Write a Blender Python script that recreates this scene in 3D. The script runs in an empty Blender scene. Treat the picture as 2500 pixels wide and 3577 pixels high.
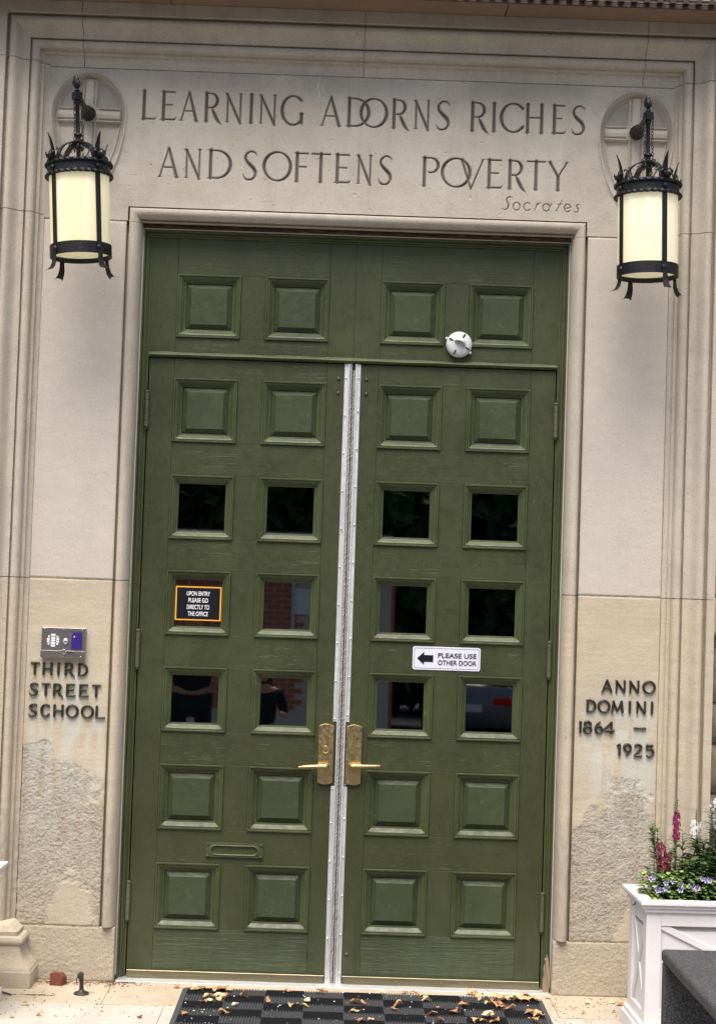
import bpy, bmesh, math, random
import numpy as np
from mathutils import Vector, Matrix, Euler

sc = bpy.context.scene
COL = sc.collection
R = math.radians
# ------------------------------------------------------------------ camera, light, exposure
cd = bpy.data.cameras.new('camera'); cam = bpy.data.objects.new('camera', cd); COL.objects.link(cam)
cd.sensor_fit = 'HORIZONTAL'; cd.sensor_width = 36.0; cd.lens = 36.0 * 5800 / 2500
cd.clip_start = 0.1; cd.clip_end = 500
right = Vector((0.99941200, -0.00947412, 0.03295309))
down = Vector((0.03331997, 0.04160002, -0.99857860))
fwd = Vector((0.00808981, 0.99908943, 0.04189123))
cam.matrix_world = Matrix(((right.x, -down.x, -fwd.x, -0.01655512), (right.y, -down.y, -fwd.y, -7.35361217),
                           (right.z, -down.z, -fwd.z, 1.78581646), (0, 0, 0, 1)))
sc.camera = cam
W = bpy.data.worlds.new('World'); sc.world = W; W.use_nodes = True
wn = W.node_tree; bg = wn.nodes['Background']
sky = wn.nodes.new('ShaderNodeTexSky'); sky.sky_type = 'NISHITA'; sky.sun_disc = False
sky.sun_elevation = R(65); sky.sun_rotation = R(195); sky.air_density = 1.0; sky.dust_density = 3.5; sky.ozone_density = 1.0
wn.links.new(sky.outputs[0], bg.inputs[0]); bg.inputs[1].default_value = 0.06
sl = bpy.data.lights.new('sun', 'SUN'); sun = bpy.data.objects.new('sun', sl); COL.objects.link(sun)
sl.energy = 1.5; sl.angle = R(40); sl.color = (1.0, 0.95, 0.87)
# light comes from above, the street side, slightly from the left
sd = Vector((math.sin(R(195)) * math.cos(R(65)), math.cos(R(195)) * math.cos(R(65)), math.sin(R(65))))
sun.rotation_euler = sd.to_track_quat('Z', 'Y').to_euler()
sc.view_settings.view_transform = 'Standard'; sc.view_settings.look = 'None'
sc.view_settings.exposure = 1.92; sc.view_settings.gamma = 1; sc.view_settings.use_curve_mapping = False
sc.render.engine = 'CYCLES'

# ------------------------------------------------------------------ materials
def lin(r, g, b):
    f = lambda c: (c / 12.92 if c <= .04045 else ((c + .055) / 1.055) ** 2.4)
    return (f(r / 255), f(g / 255), f(b / 255), 1)
class NM:
    def __init__(s, name, rough=.7, metal=0, spec=.5, color=None):
        s.m = bpy.data.materials.new(name); s.m.use_nodes = True; s.nt = s.m.node_tree
        s.b = s.nt.nodes['Principled BSDF']; s.b.inputs['Roughness'].default_value = rough
        s.b.inputs['Metallic'].default_value = metal; s.b.inputs['Specular IOR Level'].default_value = spec
        if color: s.b.inputs['Base Color'].default_value = color
        s.h = None
    def n(s, t, **k):
        x = s.nt.nodes.new(t)
        for a, v in k.items(): setattr(x, a, v)
        return x
    def l(s, a, b): s.nt.links.new(a, b)
    def pos(s, scale=(1, 1, 1), obj=False):
        if obj:
            o = s.n('ShaderNodeTexCoord').outputs['Object']
            oi = s.n('ShaderNodeObjectInfo'); ad = s.n('ShaderNodeVectorMath', operation='ADD')
            ml = s.n('ShaderNodeMath', operation='MULTIPLY'); ml.inputs[1].default_value = 37.0
            s.l(oi.outputs['Random'], ml.inputs[0]); s.l(o, ad.inputs[0]); s.l(ml.outputs[0], ad.inputs[1]); o = ad.outputs[0]
        else:
            o = s.n('ShaderNodeNewGeometry').outputs['Position']
        mp = s.n('ShaderNodeMapping'); mp.inputs['Scale'].default_value = scale
        s.l(o, mp.inputs['Vector']); return mp.outputs[0]
    def noise(s, vec, scale, detail=4, rough=.6, dist=0):
        x = s.n('ShaderNodeTexNoise'); x.inputs['Scale'].default_value = scale; x.inputs['Detail'].default_value = detail
        x.inputs['Roughness'].default_value = rough; x.inputs['Distortion'].default_value = dist
        s.l(vec, x.inputs['Vector']); return x.outputs['Fac']
    def ramp(s, fac, stops):
        x = s.n('ShaderNodeValToRGB'); e = x.color_ramp.elements
        while len(e) < len(stops): e.new(.5)
        for i, (p, c) in enumerate(stops):
            e[i].position = p; e[i].color = c if len(c) == 4 else (*c, 1)
        s.l(fac, x.inputs[0]); return x.outputs[0]
    def mix(s, fac, a, b, mode='MIX'):
        x = s.n('ShaderNodeMix', data_type='RGBA', blend_type=mode)
        for i, v in ((0, fac), (6, a), (7, b)):
            if isinstance(v, (int, float)): x.inputs[i].default_value = v
            elif isinstance(v, tuple): x.inputs[i].default_value = v
            else: s.l(v, x.inputs[i])
        return x.outputs[2]
    def math(s, op, a, b=0):
        x = s.n('ShaderNodeMath', operation=op)
        for i, v in ((0, a), (1, b)):
            if isinstance(v, (int, float)): x.inputs[i].default_value = v
            else: s.l(v, x.inputs[i])
        return x.outputs[0]
    def attr(s, name): return s.n('ShaderNodeAttribute', attribute_name=name).outputs['Fac']
    def bump(s, h, strength, dist):
        x = s.n('ShaderNodeBump'); x.inputs['Distance'].default_value = dist
        if isinstance(strength, (int, float)): x.inputs['Strength'].default_value = strength
        else: s.l(strength, x.inputs['Strength'])
        s.l(h, x.inputs['Height'])
        if s.h: s.l(s.h, x.inputs['Normal'])
        s.h = x.outputs[0]; s.l(s.h, s.b.inputs['Normal'])
    def col(s, c): s.l(c, s.b.inputs['Base Color'])
    def rough(s, r): s.l(r, s.b.inputs['Roughness'])
g = lambda v: (v, v, v, 1)

def stone(name, base, alt, grey, rough_amt=.35, grain=.5, bed=.3, streak=.25, spallcol=(176, 165, 148)):
    n = NM(name, .88, spec=.25); p = n.pos()
    big = n.noise(p, 2.2, 5, .62, .4)
    c = n.mix(n.ramp(big, [(.36, g(0)), (.64, g(1))]), lin(*base), lin(*alt))
    # water stains running down the face
    sv = n.noise(n.pos((9, 9, .9)), 1.0, 5, .7)
    c = n.mix(n.math('MULTIPLY', n.ramp(sv, [(.50, g(0)), (.78, g(1))]), streak), c, lin(*grey))
    blot = n.noise(p, 11, 4, .65)
    c = n.mix(n.math('MULTIPLY', n.ramp(blot, [(.48, g(0)), (.72, g(1))]), .28), c, lin(*grey))
    # bedding
    bd = n.noise(n.pos((1.4, 1.4, 16)), 2.0, 5, .65, 1.2)
    c = n.mix(n.math('MULTIPLY', n.ramp(bd, [(.35, g(1)), (.65, g(0))]), bed), c, n.mix(1.0, c, (.84, .76, .66, 1), 'MULTIPLY'))
    # grain
    gr = n.noise(p, 330, 2, .8)
    c = n.mix(1.0, c, n.ramp(gr, [(.25, g(1 - grain * .9)), (.5, g(1)), (.8, g(1 + grain * .45))]), 'MULTIPLY')
    pits = n.noise(p, 75, 2, .5)
    c = n.mix(n.ramp(pits, [(.70, g(0)), (.76, g(.45))]), c, lin(92, 84, 74))
    # weathered / spalled skin recorded on the mesh
    sp = n.attr('spall'); c = n.mix(n.math('MULTIPLY', sp, .85), c, n.mix(n.ramp(gr, [(.3, g(0)), (.7, g(1))]), lin(*spallcol), lin(spallcol[0] * .8, spallcol[1] * .79, spallcol[2] * .78)))
    st = n.attr('grey_tone'); c = n.mix(st, c, lin(120, 116, 109))  # grey for stained shield fields, frieze blotches and pits of the spalled skin
    wh = n.attr('wash'); c = n.mix(wh, c, lin(184, 186, 176))
    dt = n.attr('cut_tone'); c = n.mix(dt, c, lin(88, 80, 73))
    n.col(c)
    n.bump(n.noise(p, 26, 4, .6), .35 * rough_amt, .01)
    n.bump(n.noise(p, 240, 3, .7), .75 * rough_amt, .004)
    hs = n.noise(n.pos((1, 1, 1.3)), 120, 5, .85); n.bump(hs, n.math('MULTIPLY', sp, .8), .0035)
    return n.m
M = {}
M['frieze'] = stone('frieze_limestone', (180, 170, 155), (191, 182, 168), (150, 143, 130), .5, .55, .12, .35)
M['upper'] = stone('upper_pier_limestone', (192, 182, 169), (186, 176, 165), (172, 162, 150), .5, .42, .15, .25)
M['lower'] = stone('lower_pier_limestone', (190, 178, 156), (181, 169, 150), (174, 168, 153), .55, .45, .6, .2)
M['base'] = stone('base_limestone', (178, 166, 146), (171, 160, 143), (150, 140, 125), .8, .6, .3, .2)
M['mould_top'] = stone('lintel_moulding_limestone', (174, 164, 149), (185, 175, 160), (144, 137, 123), .5, .5, .1, .4)
M['mould_up'] = stone('upper_moulding_limestone', (186, 175, 158), (176, 166, 152), (146, 138, 124), .5, .5, .1, .6)
M['mould_low'] = stone('lower_moulding_limestone', (190, 176, 154), (180, 168, 150), (160, 150, 134), .6, .5, .4, .4)
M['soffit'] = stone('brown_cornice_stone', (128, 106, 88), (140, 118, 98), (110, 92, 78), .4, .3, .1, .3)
M['paving'] = stone('paving_stone', (172, 159, 138), (182, 170, 152), (136, 120, 98), .7, .5, .2, .3)
M['paving_pale'] = stone('pale_paving_stone', (184, 177, 166), (174, 167, 156), (144, 134, 120), .7, .5, .2, .3)
M['rock'] = stone('rough_stone', (166, 154, 138), (140, 130, 118), (110, 100, 90), 2.0, .7, .3, .4)
n = NM('mortar', .95); p = n.pos(); n.col(n.ramp(n.noise(p, 40, 4, .7), [(.3, lin(96, 84, 68)), (.6, lin(156, 142, 116))])); n.bump(n.noise(p, 150, 3), .8, .005); M['mortar'] = n.m

def paint(name, base, hi, stretch, cracks, bumpd, rgh=.44):
    n = NM(name, rgh, spec=.38); p = n.pos(obj=False)
    big = n.noise(p, 3.0, 4, .6)
    c = n.mix(n.ramp(big, [(.35, g(0)), (.65, g(1))]), lin(*base), lin(*hi))
    sc_ = n.noise(n.pos(stretch), 1.0, 5, .7)
    crack = n.ramp(sc_, [(.60, g(0)), (.66, g(1)), (.69, g(.2)), (.74, g(0))])
    gate = n.ramp(n.noise(p, 7, 3, .6), [(.46, g(0)), (.60, g(1))])
    ck = n.math('MULTIPLY', crack, n.math('MULTIPLY', gate, cracks))
    c = n.mix(n.math('MULTIPLY', ck, .38), c, lin(112, 122, 84))
    dust = n.noise(p, 60, 3, .7); c = n.mix(n.ramp(dust, [(.62, g(0)), (.8, g(.25))]), c, lin(128, 132, 108))
    zz = n.n('ShaderNodeSeparateXYZ'); n.l(n.pos(), zz.inputs[0]); sp_ = n.math('MULTIPLY', n.ramp(zz.outputs[2], [(0, g(.4)), (.5, g(0))]), n.ramp(n.noise(n.pos((5, 5, 2.5)), 3, 5, .7), [(.35, g(.1)), (.65, g(1))]))
    c = n.mix(sp_, c, lin(82, 92, 76))
    fade = n.noise(n.pos((1.2, 1.2, .5)), 4, 4, .6); c = n.mix(n.ramp(fade, [(.52, g(0)), (.75, g(.3))]), c, lin(74, 82, 46))
    sc2 = n.noise(p, 160, 3, .7); c = n.mix(n.ramp(sc2, [(.70, g(0)), (.73, g(.3))]), c, lin(110, 116, 86))
    n.col(c)
    n.bump(n.noise(n.pos(stretch), .8, 6, .7), .55, bumpd)
    n.bump(ck, .6, .0016)
    n.bump(n.noise(p, 18, 4, .6), .25, .003)
    n.rough(n.ramp(n.noise(p, 30, 3), [(.3, g(rgh - .08)), (.7, g(rgh + .16))]))
    return n.m
GB, GH = (50, 54, 28), (57, 62, 33)
M['paint_h'] = paint('green_paint_on_rails', GB, GH, (7, 7, 120), .9, .0017)
M['paint_v'] = paint('green_paint_on_stiles', GB, GH, (120, 120, 5), .35, .0016)
M['paint_s'] = paint('green_paint_on_panels', (50, 57, 33), (56, 64, 37), (30, 30, 30), .4, .0013, .5)
M['paint_m'] = paint('green_paint_on_mouldings', (55, 61, 33), (66, 73, 42), (26, 26, 26), .7, .002, .42)
M['hinge_paint'] = paint('worn_paint_on_hinges', (66, 70, 54), (92, 90, 70), (40, 40, 40), .8, .001, .5)
M['paint_w'] = paint('wrinkled_green_paint', (52, 58, 33), (61, 68, 40), (9, 9, 120), 1.6, .011, .42)
n = NM('aluminium', .5, .7); p = n.pos((60, 60, 2)); n.col(n.ramp(n.noise(p, 2, 4), [(.3, lin(190, 190, 190)), (.7, lin(222, 222, 222))])); n.rough(n.ramp(n.noise(n.pos(), 40), [(.3, g(.45)), (.7, g(.6))])); M['alu'] = n.m
n = NM('bright_metal', .25, 1.0, color=lin(228, 230, 232)); M['chrome'] = n.m
n = NM('brass', .38, 1.0); p = n.pos(); a = n.noise(p, 90, 4, .7); n.col(n.ramp(a, [(.32, lin(164, 142, 102)), (.5, lin(180, 158, 114)), (.75, lin(190, 168, 124))])); n.rough(n.ramp(n.noise(p, 60, 3), [(.3, g(.25)), (.7, g(.5))])); M['brass'] = n.m
n = NM('bronze_strip', .42, .9); p = n.pos((3, 3, 60)); n.col(n.ramp(n.noise(p, 2, 4), [(.3, lin(112, 106, 84)), (.7, lin(140, 133, 108))])); M['sweep'] = n.m
n = NM('dark_bronze', .45, .55); p = n.pos(); n.col(n.ramp(n.noise(p, 90, 4, .7), [(.35, lin(44, 46, 42)), (.6, lin(70, 70, 62)), (.8, lin(104, 108, 94))])); n.bump(n.noise(p, 200, 3), .3, .001); M['bronze'] = n.m
n = NM('black_wrought_iron', .42, .2, spec=.45); p = n.pos(); n.col(n.ramp(n.noise(p, 60, 4, .7), [(.3, lin(8, 8, 9)), (.7, lin(26, 26, 27))])); n.bump(n.noise(p, 120, 4, .7), .7, .0035); M['iron'] = n.m
n = NM('rusty_bar', .7); p = n.pos(); n.col(n.ramp(n.noise(p, 60, 4), [(.3, lin(40, 26, 22)), (.7, lin(66, 44, 36))])); M['rustbar'] = n.m
n = NM('rust', .9); p = n.pos((8, 8, 60)); n.col(n.ramp(n.noise(p, 2, 5, .7), [(.3, lin(30, 22, 18)), (.55, lin(70, 50, 36)), (.8, lin(150, 126, 100))])); n.bump(n.noise(n.pos(), 120, 4), .9, .004); M['rust'] = n.m
n = NM('rubber', .6, color=lin(34, 35, 40)); M['rubber'] = n.m
n = NM('brush', .9); p = n.pos((300, 300, 260)); n.col(n.ramp(n.noise(p, 1, 3, .8), [(.35, lin(110, 106, 104)), (.55, lin(166, 162, 156)), (.8, lin(206, 200, 192))])); n.bump(n.noise(p, 1, 3), .8, .003); M['brush'] = n.m
n = NM('white_paint', .42); p = n.pos(); n.col(n.mix(n.ramp(n.noise(p, 70, 3, .6), [(.66, g(0)), (.72, g(.5))]), n.ramp(n.noise(p, 4, 4), [(.3, lin(206, 200, 200)), (.7, lin(218, 213, 213))]), lin(150, 140, 132))); n.bump(n.noise(p, 30), .15, .002); M['white'] = n.m
n = NM('grey_composite', .75, spec=.3); p = n.pos(); a = n.noise(p, 230, 3, .8); n.col(n.ramp(a, [(.36, lin(26, 26, 27)), (.5, lin(56, 56, 58)), (.66, lin(110, 110, 110))])); n.bump(a, .4, .0012); M['bench'] = n.m
n = NM('soil', .95, color=lin(46, 36, 28)); n.bump(n.noise(n.pos(), 60, 5), 1, .02); M['soil'] = n.m
n = NM('red_brick', .9); p = n.pos(); a = n.noise(p, 70, 5, .7); n.col(n.ramp(a, [(.3, lin(112, 56, 42)), (.5, lin(142, 76, 58)), (.75, lin(166, 102, 82))])); n.bump(a, .8, .004); M['brick'] = n.m
n = NM('dull_brick', .95); p = n.pos(); a = n.noise(p, 60, 5, .7); n.col(n.ramp(a, [(.3, lin(84, 44, 34)), (.7, lin(124, 68, 54))])); n.bump(a, .8, .005); M['brick2'] = n.m
n = NM('mat_rubber', .95, spec=.12); p = n.pos(); n.col(n.ramp(n.noise(p, 300, 2, .7), [(.35, lin(13, 14, 16)), (.62, lin(20, 21, 24)), (.85, lin(46, 48, 52))])); M['mat_flat'] = n.m
n = NM('mat_rib_rubber', .85, spec=.2); p = n.pos(); n.col(n.ramp(n.noise(p, 200, 3, .7), [(.3, lin(40, 41, 43)), (.7, lin(72, 73, 75))])); M['mat_rib'] = n.m
n = NM('mat_border_rubber', .7, color=lin(58, 60, 64)); n.bump(n.noise(n.pos(), 90), .4, .002); M['mat_edge'] = n.m
n = NM('weathered_bare_wood', .9); p = n.pos((200, 200, 9)); n.col(n.ramp(n.noise(p, 1, 5, .7), [(.3, lin(96, 78, 58)), (.7, lin(176, 154, 124))])); n.bump(n.noise(p, 1, 5), 1, .004); M['barewood'] = n.m
n = NM('caulk', .7, color=lin(168, 164, 156)); n.bump(n.noise(n.pos(), 60), .5, .003); M['caulk'] = n.m
n = NM('white_plastic', .45, color=lin(192, 194, 194)); M['plastic'] = n.m
n = NM('dark_slot', .8, color=lin(20, 20, 22)); M['dark'] = n.m
n = NM('brushed_steel', .36, 1.0); n.col(n.ramp(n.noise(n.pos((4, 4, 200)), 2, 4), [(.3, lin(150, 142, 138)), (.7, lin(184, 178, 172))])); M['steel'] = n.m
n = NM('violet_reader', .3, color=lin(52, 36, 112)); M['violet'] = n.m
n = NM('sign_white', .3, color=lin(206, 206, 216)); M['sign_white'] = n.m
n = NM('sign_black', .35, color=lin(14, 16, 24)); M['sign_black'] = n.m
n = NM('sign_yellow', .4, color=lin(240, 168, 50)); M['sign_yellow'] = n.m
n = NM('sign_lettering_white', .4, color=lin(240, 240, 240)); M['ink_white'] = n.m
n = NM('asphalt', .9); n.col(n.ramp(n.noise(n.pos(), 30, 4), [(.3, g(.035)), (.7, g(.07))])); M['asphalt'] = n.m
n = NM('lamp_glass', .35, color=lin(250, 236, 178)); n.b.inputs['Emission Color'].default_value = lin(255, 238, 170)
p = n.pos(); vs = n.noise(n.pos((14, 14, 1.2)), 1.4, 4, .6)
n.col(n.ramp(vs, [(.35, lin(228, 220, 190)), (.6, lin(216, 203, 164))]))
n.l(n.ramp(vs, [(.35, lin(255, 248, 212)), (.62, lin(250, 236, 184))]), n.b.inputs['Emission Color'])
n.b.inputs['Emission Strength'].default_value = .085; M['lampglass'] = n.m
def leafmat(name, c1, c2, tr=.25):
    n = NM(name, .55); c = n.ramp(n.noise(n.pos(), 60, 3), [(.35, lin(*c1)), (.65, lin(*c2))]); n.col(c)
    n.b.inputs['Transmission Weight'].default_value = 0
    t = n.n('ShaderNodeBsdfTranslucent'); n.l(c, t.inputs[0]); mx = n.n('ShaderNodeMixShader'); mx.inputs[0].default_value = tr
    n.l(n.b.outputs[0], mx.inputs[1]); n.l(t.outputs[0], mx.inputs[2]); n.l(mx.outputs[0], n.nt.nodes['Material Output'].inputs[0]); return n.m
M['leaf_g'] = leafmat('green_leaf', (64, 94, 48), (102, 130, 72)); M['leaf_y'] = leafmat('lime_leaf', (140, 160, 70), (178, 190, 100))
M['leaf_d'] = leafmat('dark_green_leaf', (36, 62, 34), (62, 92, 48))
M['pink'] = leafmat('magenta_petal', (118, 12, 62), (164, 38, 94)); M['pink2'] = leafmat('dusty_pink_petal', (122, 28, 60), (168, 62, 92))
M['wpetal'] = leafmat('white_petal', (236, 236, 238), (250, 250, 250)); M['violetpetal'] = leafmat('violet_petal', (34, 20, 78), (78, 54, 128))
M['lilac'] = leafmat('lilac_petal', (206, 196, 232), (232, 226, 246)); M['orange'] = leafmat('orange_petal', (226, 120, 40), (236, 140, 60))
M['fall1'] = leafmat('tan_dry_leaf', (196, 158, 112), (222, 188, 140)); M['fall2'] = leafmat('orange_dry_leaf', (150, 98, 62), (204, 158, 110))
M['fall3'] = leafmat('yellow_dry_leaf', (214, 200, 150), (232, 222, 184)); M['fall4'] = leafmat('purple_dry_leaf', (84, 44, 48), (110, 62, 62))
n = NM('twig', .9, color=lin(66, 56, 50)); M['twig'] = n.m
n = NM('debris', .9); n.col(n.ramp(n.noise(n.pos(), 80, 2), [(.4, lin(70, 40, 26)), (.6, lin(122, 80, 52))])); M['debris'] = n.m
n = NM('crumbs', .8, color=lin(210, 206, 196)); M['crumbs'] = n.m
# window glass: clear sheet with a real fresnel reflection
n = NM('window_glass'); nt = n.nt; nt.nodes.remove(n.b)
gl = n.n('ShaderNodeBsdfGlossy'); gl.inputs['Roughness'].default_value = .015; tr = n.n('ShaderNodeBsdfTransparent'); tr.inputs[0].default_value = (.75, .8, .78, 1)
fr = n.n('ShaderNodeFresnel'); fr.inputs[0].default_value = 1.52; mm = n.math('MULTIPLY', fr.outputs[0], 4.0); mx = n.n('ShaderNodeMixShader')
n.l(mm, mx.inputs[0]); n.l(tr.outputs[0], mx.inputs[1]); n.l(gl.outputs[0], mx.inputs[2]); n.l(mx.outputs[0], nt.nodes['Material Output'].inputs[0]); M['glass'] = n.m
n = NM('dark_interior', .95, color=lin(14, 14, 14)); M['interior'] = n.m
n = NM('car_paint', .3, .3, color=lin(120, 122, 126)); M['carpaint'] = n.m
n = NM('car_glass', .08, 0, spec=.8, color=lin(16, 18, 20)); M['carglass'] = n.m
n = NM('tail_light_red', .2, color=lin(220, 20, 30)); M['tail'] = n.m
n = NM('tyre', .8, color=lin(20, 20, 20)); M['tyre'] = n.m
n = NM('skin', .55, color=lin(196, 148, 120)); M['skin'] = n.m
n = NM('dark_cloth', .9, color=lin(26, 28, 34)); M['cloth'] = n.m
n = NM('grey_cap', .9, color=lin(178, 176, 172)); M['cap'] = n.m
n = NM('brown_hair', .6, color=lin(72, 46, 32)); M['hair'] = n.m
n = NM('bark', .9, color=lin(70, 58, 46)); M['bark'] = n.m

# ------------------------------------------------------------------ object helpers
def link(o, parent=None):
    COL.objects.link(o)
    if parent is not None: o.parent = parent
    return o
def tag(o, label=None, cat=None, group=None, kind=None):
    for k, v in (('label', label), ('category', cat), ('group', group), ('kind', kind)):
        if v: o[k] = v
    return o
def thing(name, label, cat, loc=(0, 0, 0), rot=(0, 0, 0), group=None):
    o = bpy.data.objects.new(name, None); COL.objects.link(o); o.location = loc; o.rotation_euler = rot
    return tag(o, label, cat, group)
class MB:
    def __init__(s): s.v = []; s.f = []
    def add(s, vs, fs):
        k = len(s.v); s.v += [tuple(map(float, v)) for v in vs]; s.f += [tuple(i + k for i in f) for f in fs]; return s
    def box(s, x0, x1, y0, y1, z0, z1):
        return s.add([(x0, y0, z0), (x1, y0, z0), (x1, y1, z0), (x0, y1, z0), (x0, y0, z1), (x1, y0, z1), (x1, y1, z1), (x0, y1, z1)],
                     [(3, 2, 1, 0), (4, 5, 6, 7), (0, 1, 5, 4), (1, 2, 6, 5), (2, 3, 7, 6), (3, 0, 4, 7)])
    def prism(s, pts, y0, y1):      # polygon (x,z), extruded along y; front at y0
        k = len(pts); return s.add([(x, y0, z) for x, z in pts] + [(x, y1, z) for x, z in pts],
            [tuple(range(k)), tuple(range(2 * k - 1, k - 1, -1))] + [(i, i + k, (i + 1) % k + k, (i + 1) % k) for i in range(k)])
    def tube(s, path, rad, seg=8, cap=True, flat=None):
        P = [Vector(p) for p in path]; rr = rad if isinstance(rad, (list, tuple)) else [rad] * len(P)
        t0 = (P[1] - P[0]).normalized(); up = Vector((0, 0, 1)) if abs(t0.z) < .9 else Vector((1, 0, 0)); nrm = t0.cross(up).normalized()
        vs = []
        for i, p in enumerate(P):
            t = ((P[min(i + 1, len(P) - 1)] - P[max(i - 1, 0)])).normalized()
            nrm = (nrm - t * nrm.dot(t)).normalized(); b = t.cross(nrm)
            for k in range(seg):
                a = 2 * math.pi * k / seg; q = nrm * math.cos(a) * rr[i] + b * math.sin(a) * rr[i] * (flat or 1); vs.append(p + q)
        fs = [(i * seg + k, i * seg + (k + 1) % seg, (i + 1) * seg + (k + 1) % seg, (i + 1) * seg + k) for i in range(len(P) - 1) for k in range(seg)]
        if cap: fs += [tuple(range(seg - 1, -1, -1)), tuple(range((len(P) - 1) * seg, len(P) * seg))]
        return s.add(vs, fs)
    def lathe(s, prof, c=(0, 0, 0), axis='z', seg=24, cap=True):     # prof (r, h)
        vs = []
        for r, h in prof:
            for k in range(seg):
                a = 2 * math.pi * k / seg; u, w = r * math.cos(a), r * math.sin(a)
                q = {'z': (u, w, h), 'y': (u, h, w), 'x': (h, u, w)}[axis]; vs.append((c[0] + q[0], c[1] + q[1], c[2] + q[2]))
        fs = [(i * seg + k, i * seg + (k + 1) % seg, (i + 1) * seg + (k + 1) % seg, (i + 1) * seg + k) for i in range(len(prof) - 1) for k in range(seg)]
        if cap: fs += [tuple(range(seg - 1, -1, -1)), tuple(range((len(prof) - 1) * seg, len(prof) * seg))]
        return s.add(vs, fs)
    def mesh(s, name, m, smooth=False):
        me = bpy.data.meshes.new(name); me.from_pydata(s.v, [], s.f)
        for mm in (m if isinstance(m, list) else [m]): me.materials.append(M[mm])
        bm = bmesh.new(); bm.from_mesh(me); bmesh.ops.recalc_face_normals(bm, faces=bm.faces); bm.to_mesh(me); bm.free()
        if smooth:
            me.polygons.foreach_set('use_smooth', [True] * len(me.polygons))
            if smooth != 'all': me.set_sharp_from_angle(angle=R(40))
        me.update(); return me
    def build(s, name, m, parent=None, smooth=False, bevel=0, seg=2, loc=None):
        o = link(bpy.data.objects.new(name, s.mesh(name, m, smooth)), parent)
        if loc: o.location = loc
        if bevel: bev(o, bevel, seg)
        return o
def bev(o, w, seg=2):
    b = o.modifiers.new('bevel', 'BEVEL'); b.width = w; b.segments = seg; b.limit_method = 'ANGLE'; b.angle_limit = R(35); b.harden_normals = False
def inst(me, name, parent, loc, rot=(0, 0, 0), scale=(1, 1, 1)):
    o = link(bpy.data.objects.new(name, me), parent); o.location = loc; o.rotation_euler = rot; o.scale = scale; return o

# ------------------------------------------------------------------ numpy noise and height fields
def vnoise(x, z, seed):
    rs = np.random.RandomState(seed); T = rs.rand(256, 256)
    xi = np.floor(x).astype(int); zi = np.floor(z).astype(int); fx = x - xi; fz = z - zi
    fx = fx * fx * (3 - 2 * fx); fz = fz * fz * (3 - 2 * fz)
    a = T[xi % 256, zi % 256]; b = T[(xi + 1) % 256, zi % 256]; c = T[xi % 256, (zi + 1) % 256]; d = T[(xi + 1) % 256, (zi + 1) % 256]
    return (a * (1 - fx) + b * fx) * (1 - fz) + (c * (1 - fx) + d * fx) * fz
def fbm(x, z, s, o=4, seed=1, gain=.5):
    v = 0; a = 1; t = 0
    for i in range(o): v = v + a * vnoise(x * s * 2 ** i + 17.3 * i, z * s * 2 ** i + 5.1 * i, seed + i); t += a; a *= gain
    return v / t
def sstep(a, b, x): t = np.clip((x - a) / (b - a), 0, 1); return t * t * (3 - 2 * t)
def grid_mesh(name, m, xs, zs, Y, attrs, parent, skirt=.03, keep=None):
    nx, nz = len(xs), len(zs); X, Z = np.meshgrid(xs, zs, indexing='ij')
    V = np.stack([X, Y, Z], -1).reshape(-1, 3)
    i, j = np.meshgrid(np.arange(nx - 1), np.arange(nz - 1), indexing='ij'); a = (i * nz + j)
    F = np.stack([a, a + nz, a + nz + 1, a + 1], -1)
    if keep is not None: F = F[keep(.5 * (X[:-1, :-1] + X[1:, 1:]), .5 * (Z[:-1, :-1] + Z[1:, 1:]))]
    F = F.reshape(-1, 4)
    ring = [k * nz for k in range(nx)] + [(nx - 1) * nz + k for k in range(1, nz)] + [k * nz + nz - 1 for k in range(nx - 2, -1, -1)] + [k for k in range(nz - 2, 0, -1)]
    ring = np.array(ring); base = len(V); V2 = V[ring].copy(); V2[:, 1] += skirt; V = np.vstack([V, V2]); L = len(ring); ii = np.arange(L)
    F2 = np.stack([ring, base + ii, base + (ii + 1) % L, np.roll(ring, -1)], -1); F = np.vstack([F, F2])
    me = bpy.data.meshes.new(name); me.vertices.add(len(V)); me.vertices.foreach_set('co', V.astype(np.float32).ravel())
    me.loops.add(len(F) * 4); me.loops.foreach_set('vertex_index', F.astype(np.int32).ravel()); me.polygons.add(len(F))
    me.polygons.foreach_set('loop_start', np.arange(0, len(F) * 4, 4, dtype=np.int32)); me.polygons.foreach_set('loop_total', np.full(len(F), 4, np.int32))
    me.polygons.foreach_set('use_smooth', np.concatenate([np.ones(len(F) - L, bool), np.zeros(L, bool)]))
    me.update(); me.validate()
    for k, A in attrs.items():
        full = np.zeros(len(V), np.float32); full[:nx * nz] = A.reshape(-1); full[base:] = A.reshape(-1)[ring]
        at = me.attributes.new(k, 'FLOAT', 'POINT'); at.data.foreach_set('value', full)
    me.materials.append(M[m]); return link(bpy.data.objects.new(name, me), parent)

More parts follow.
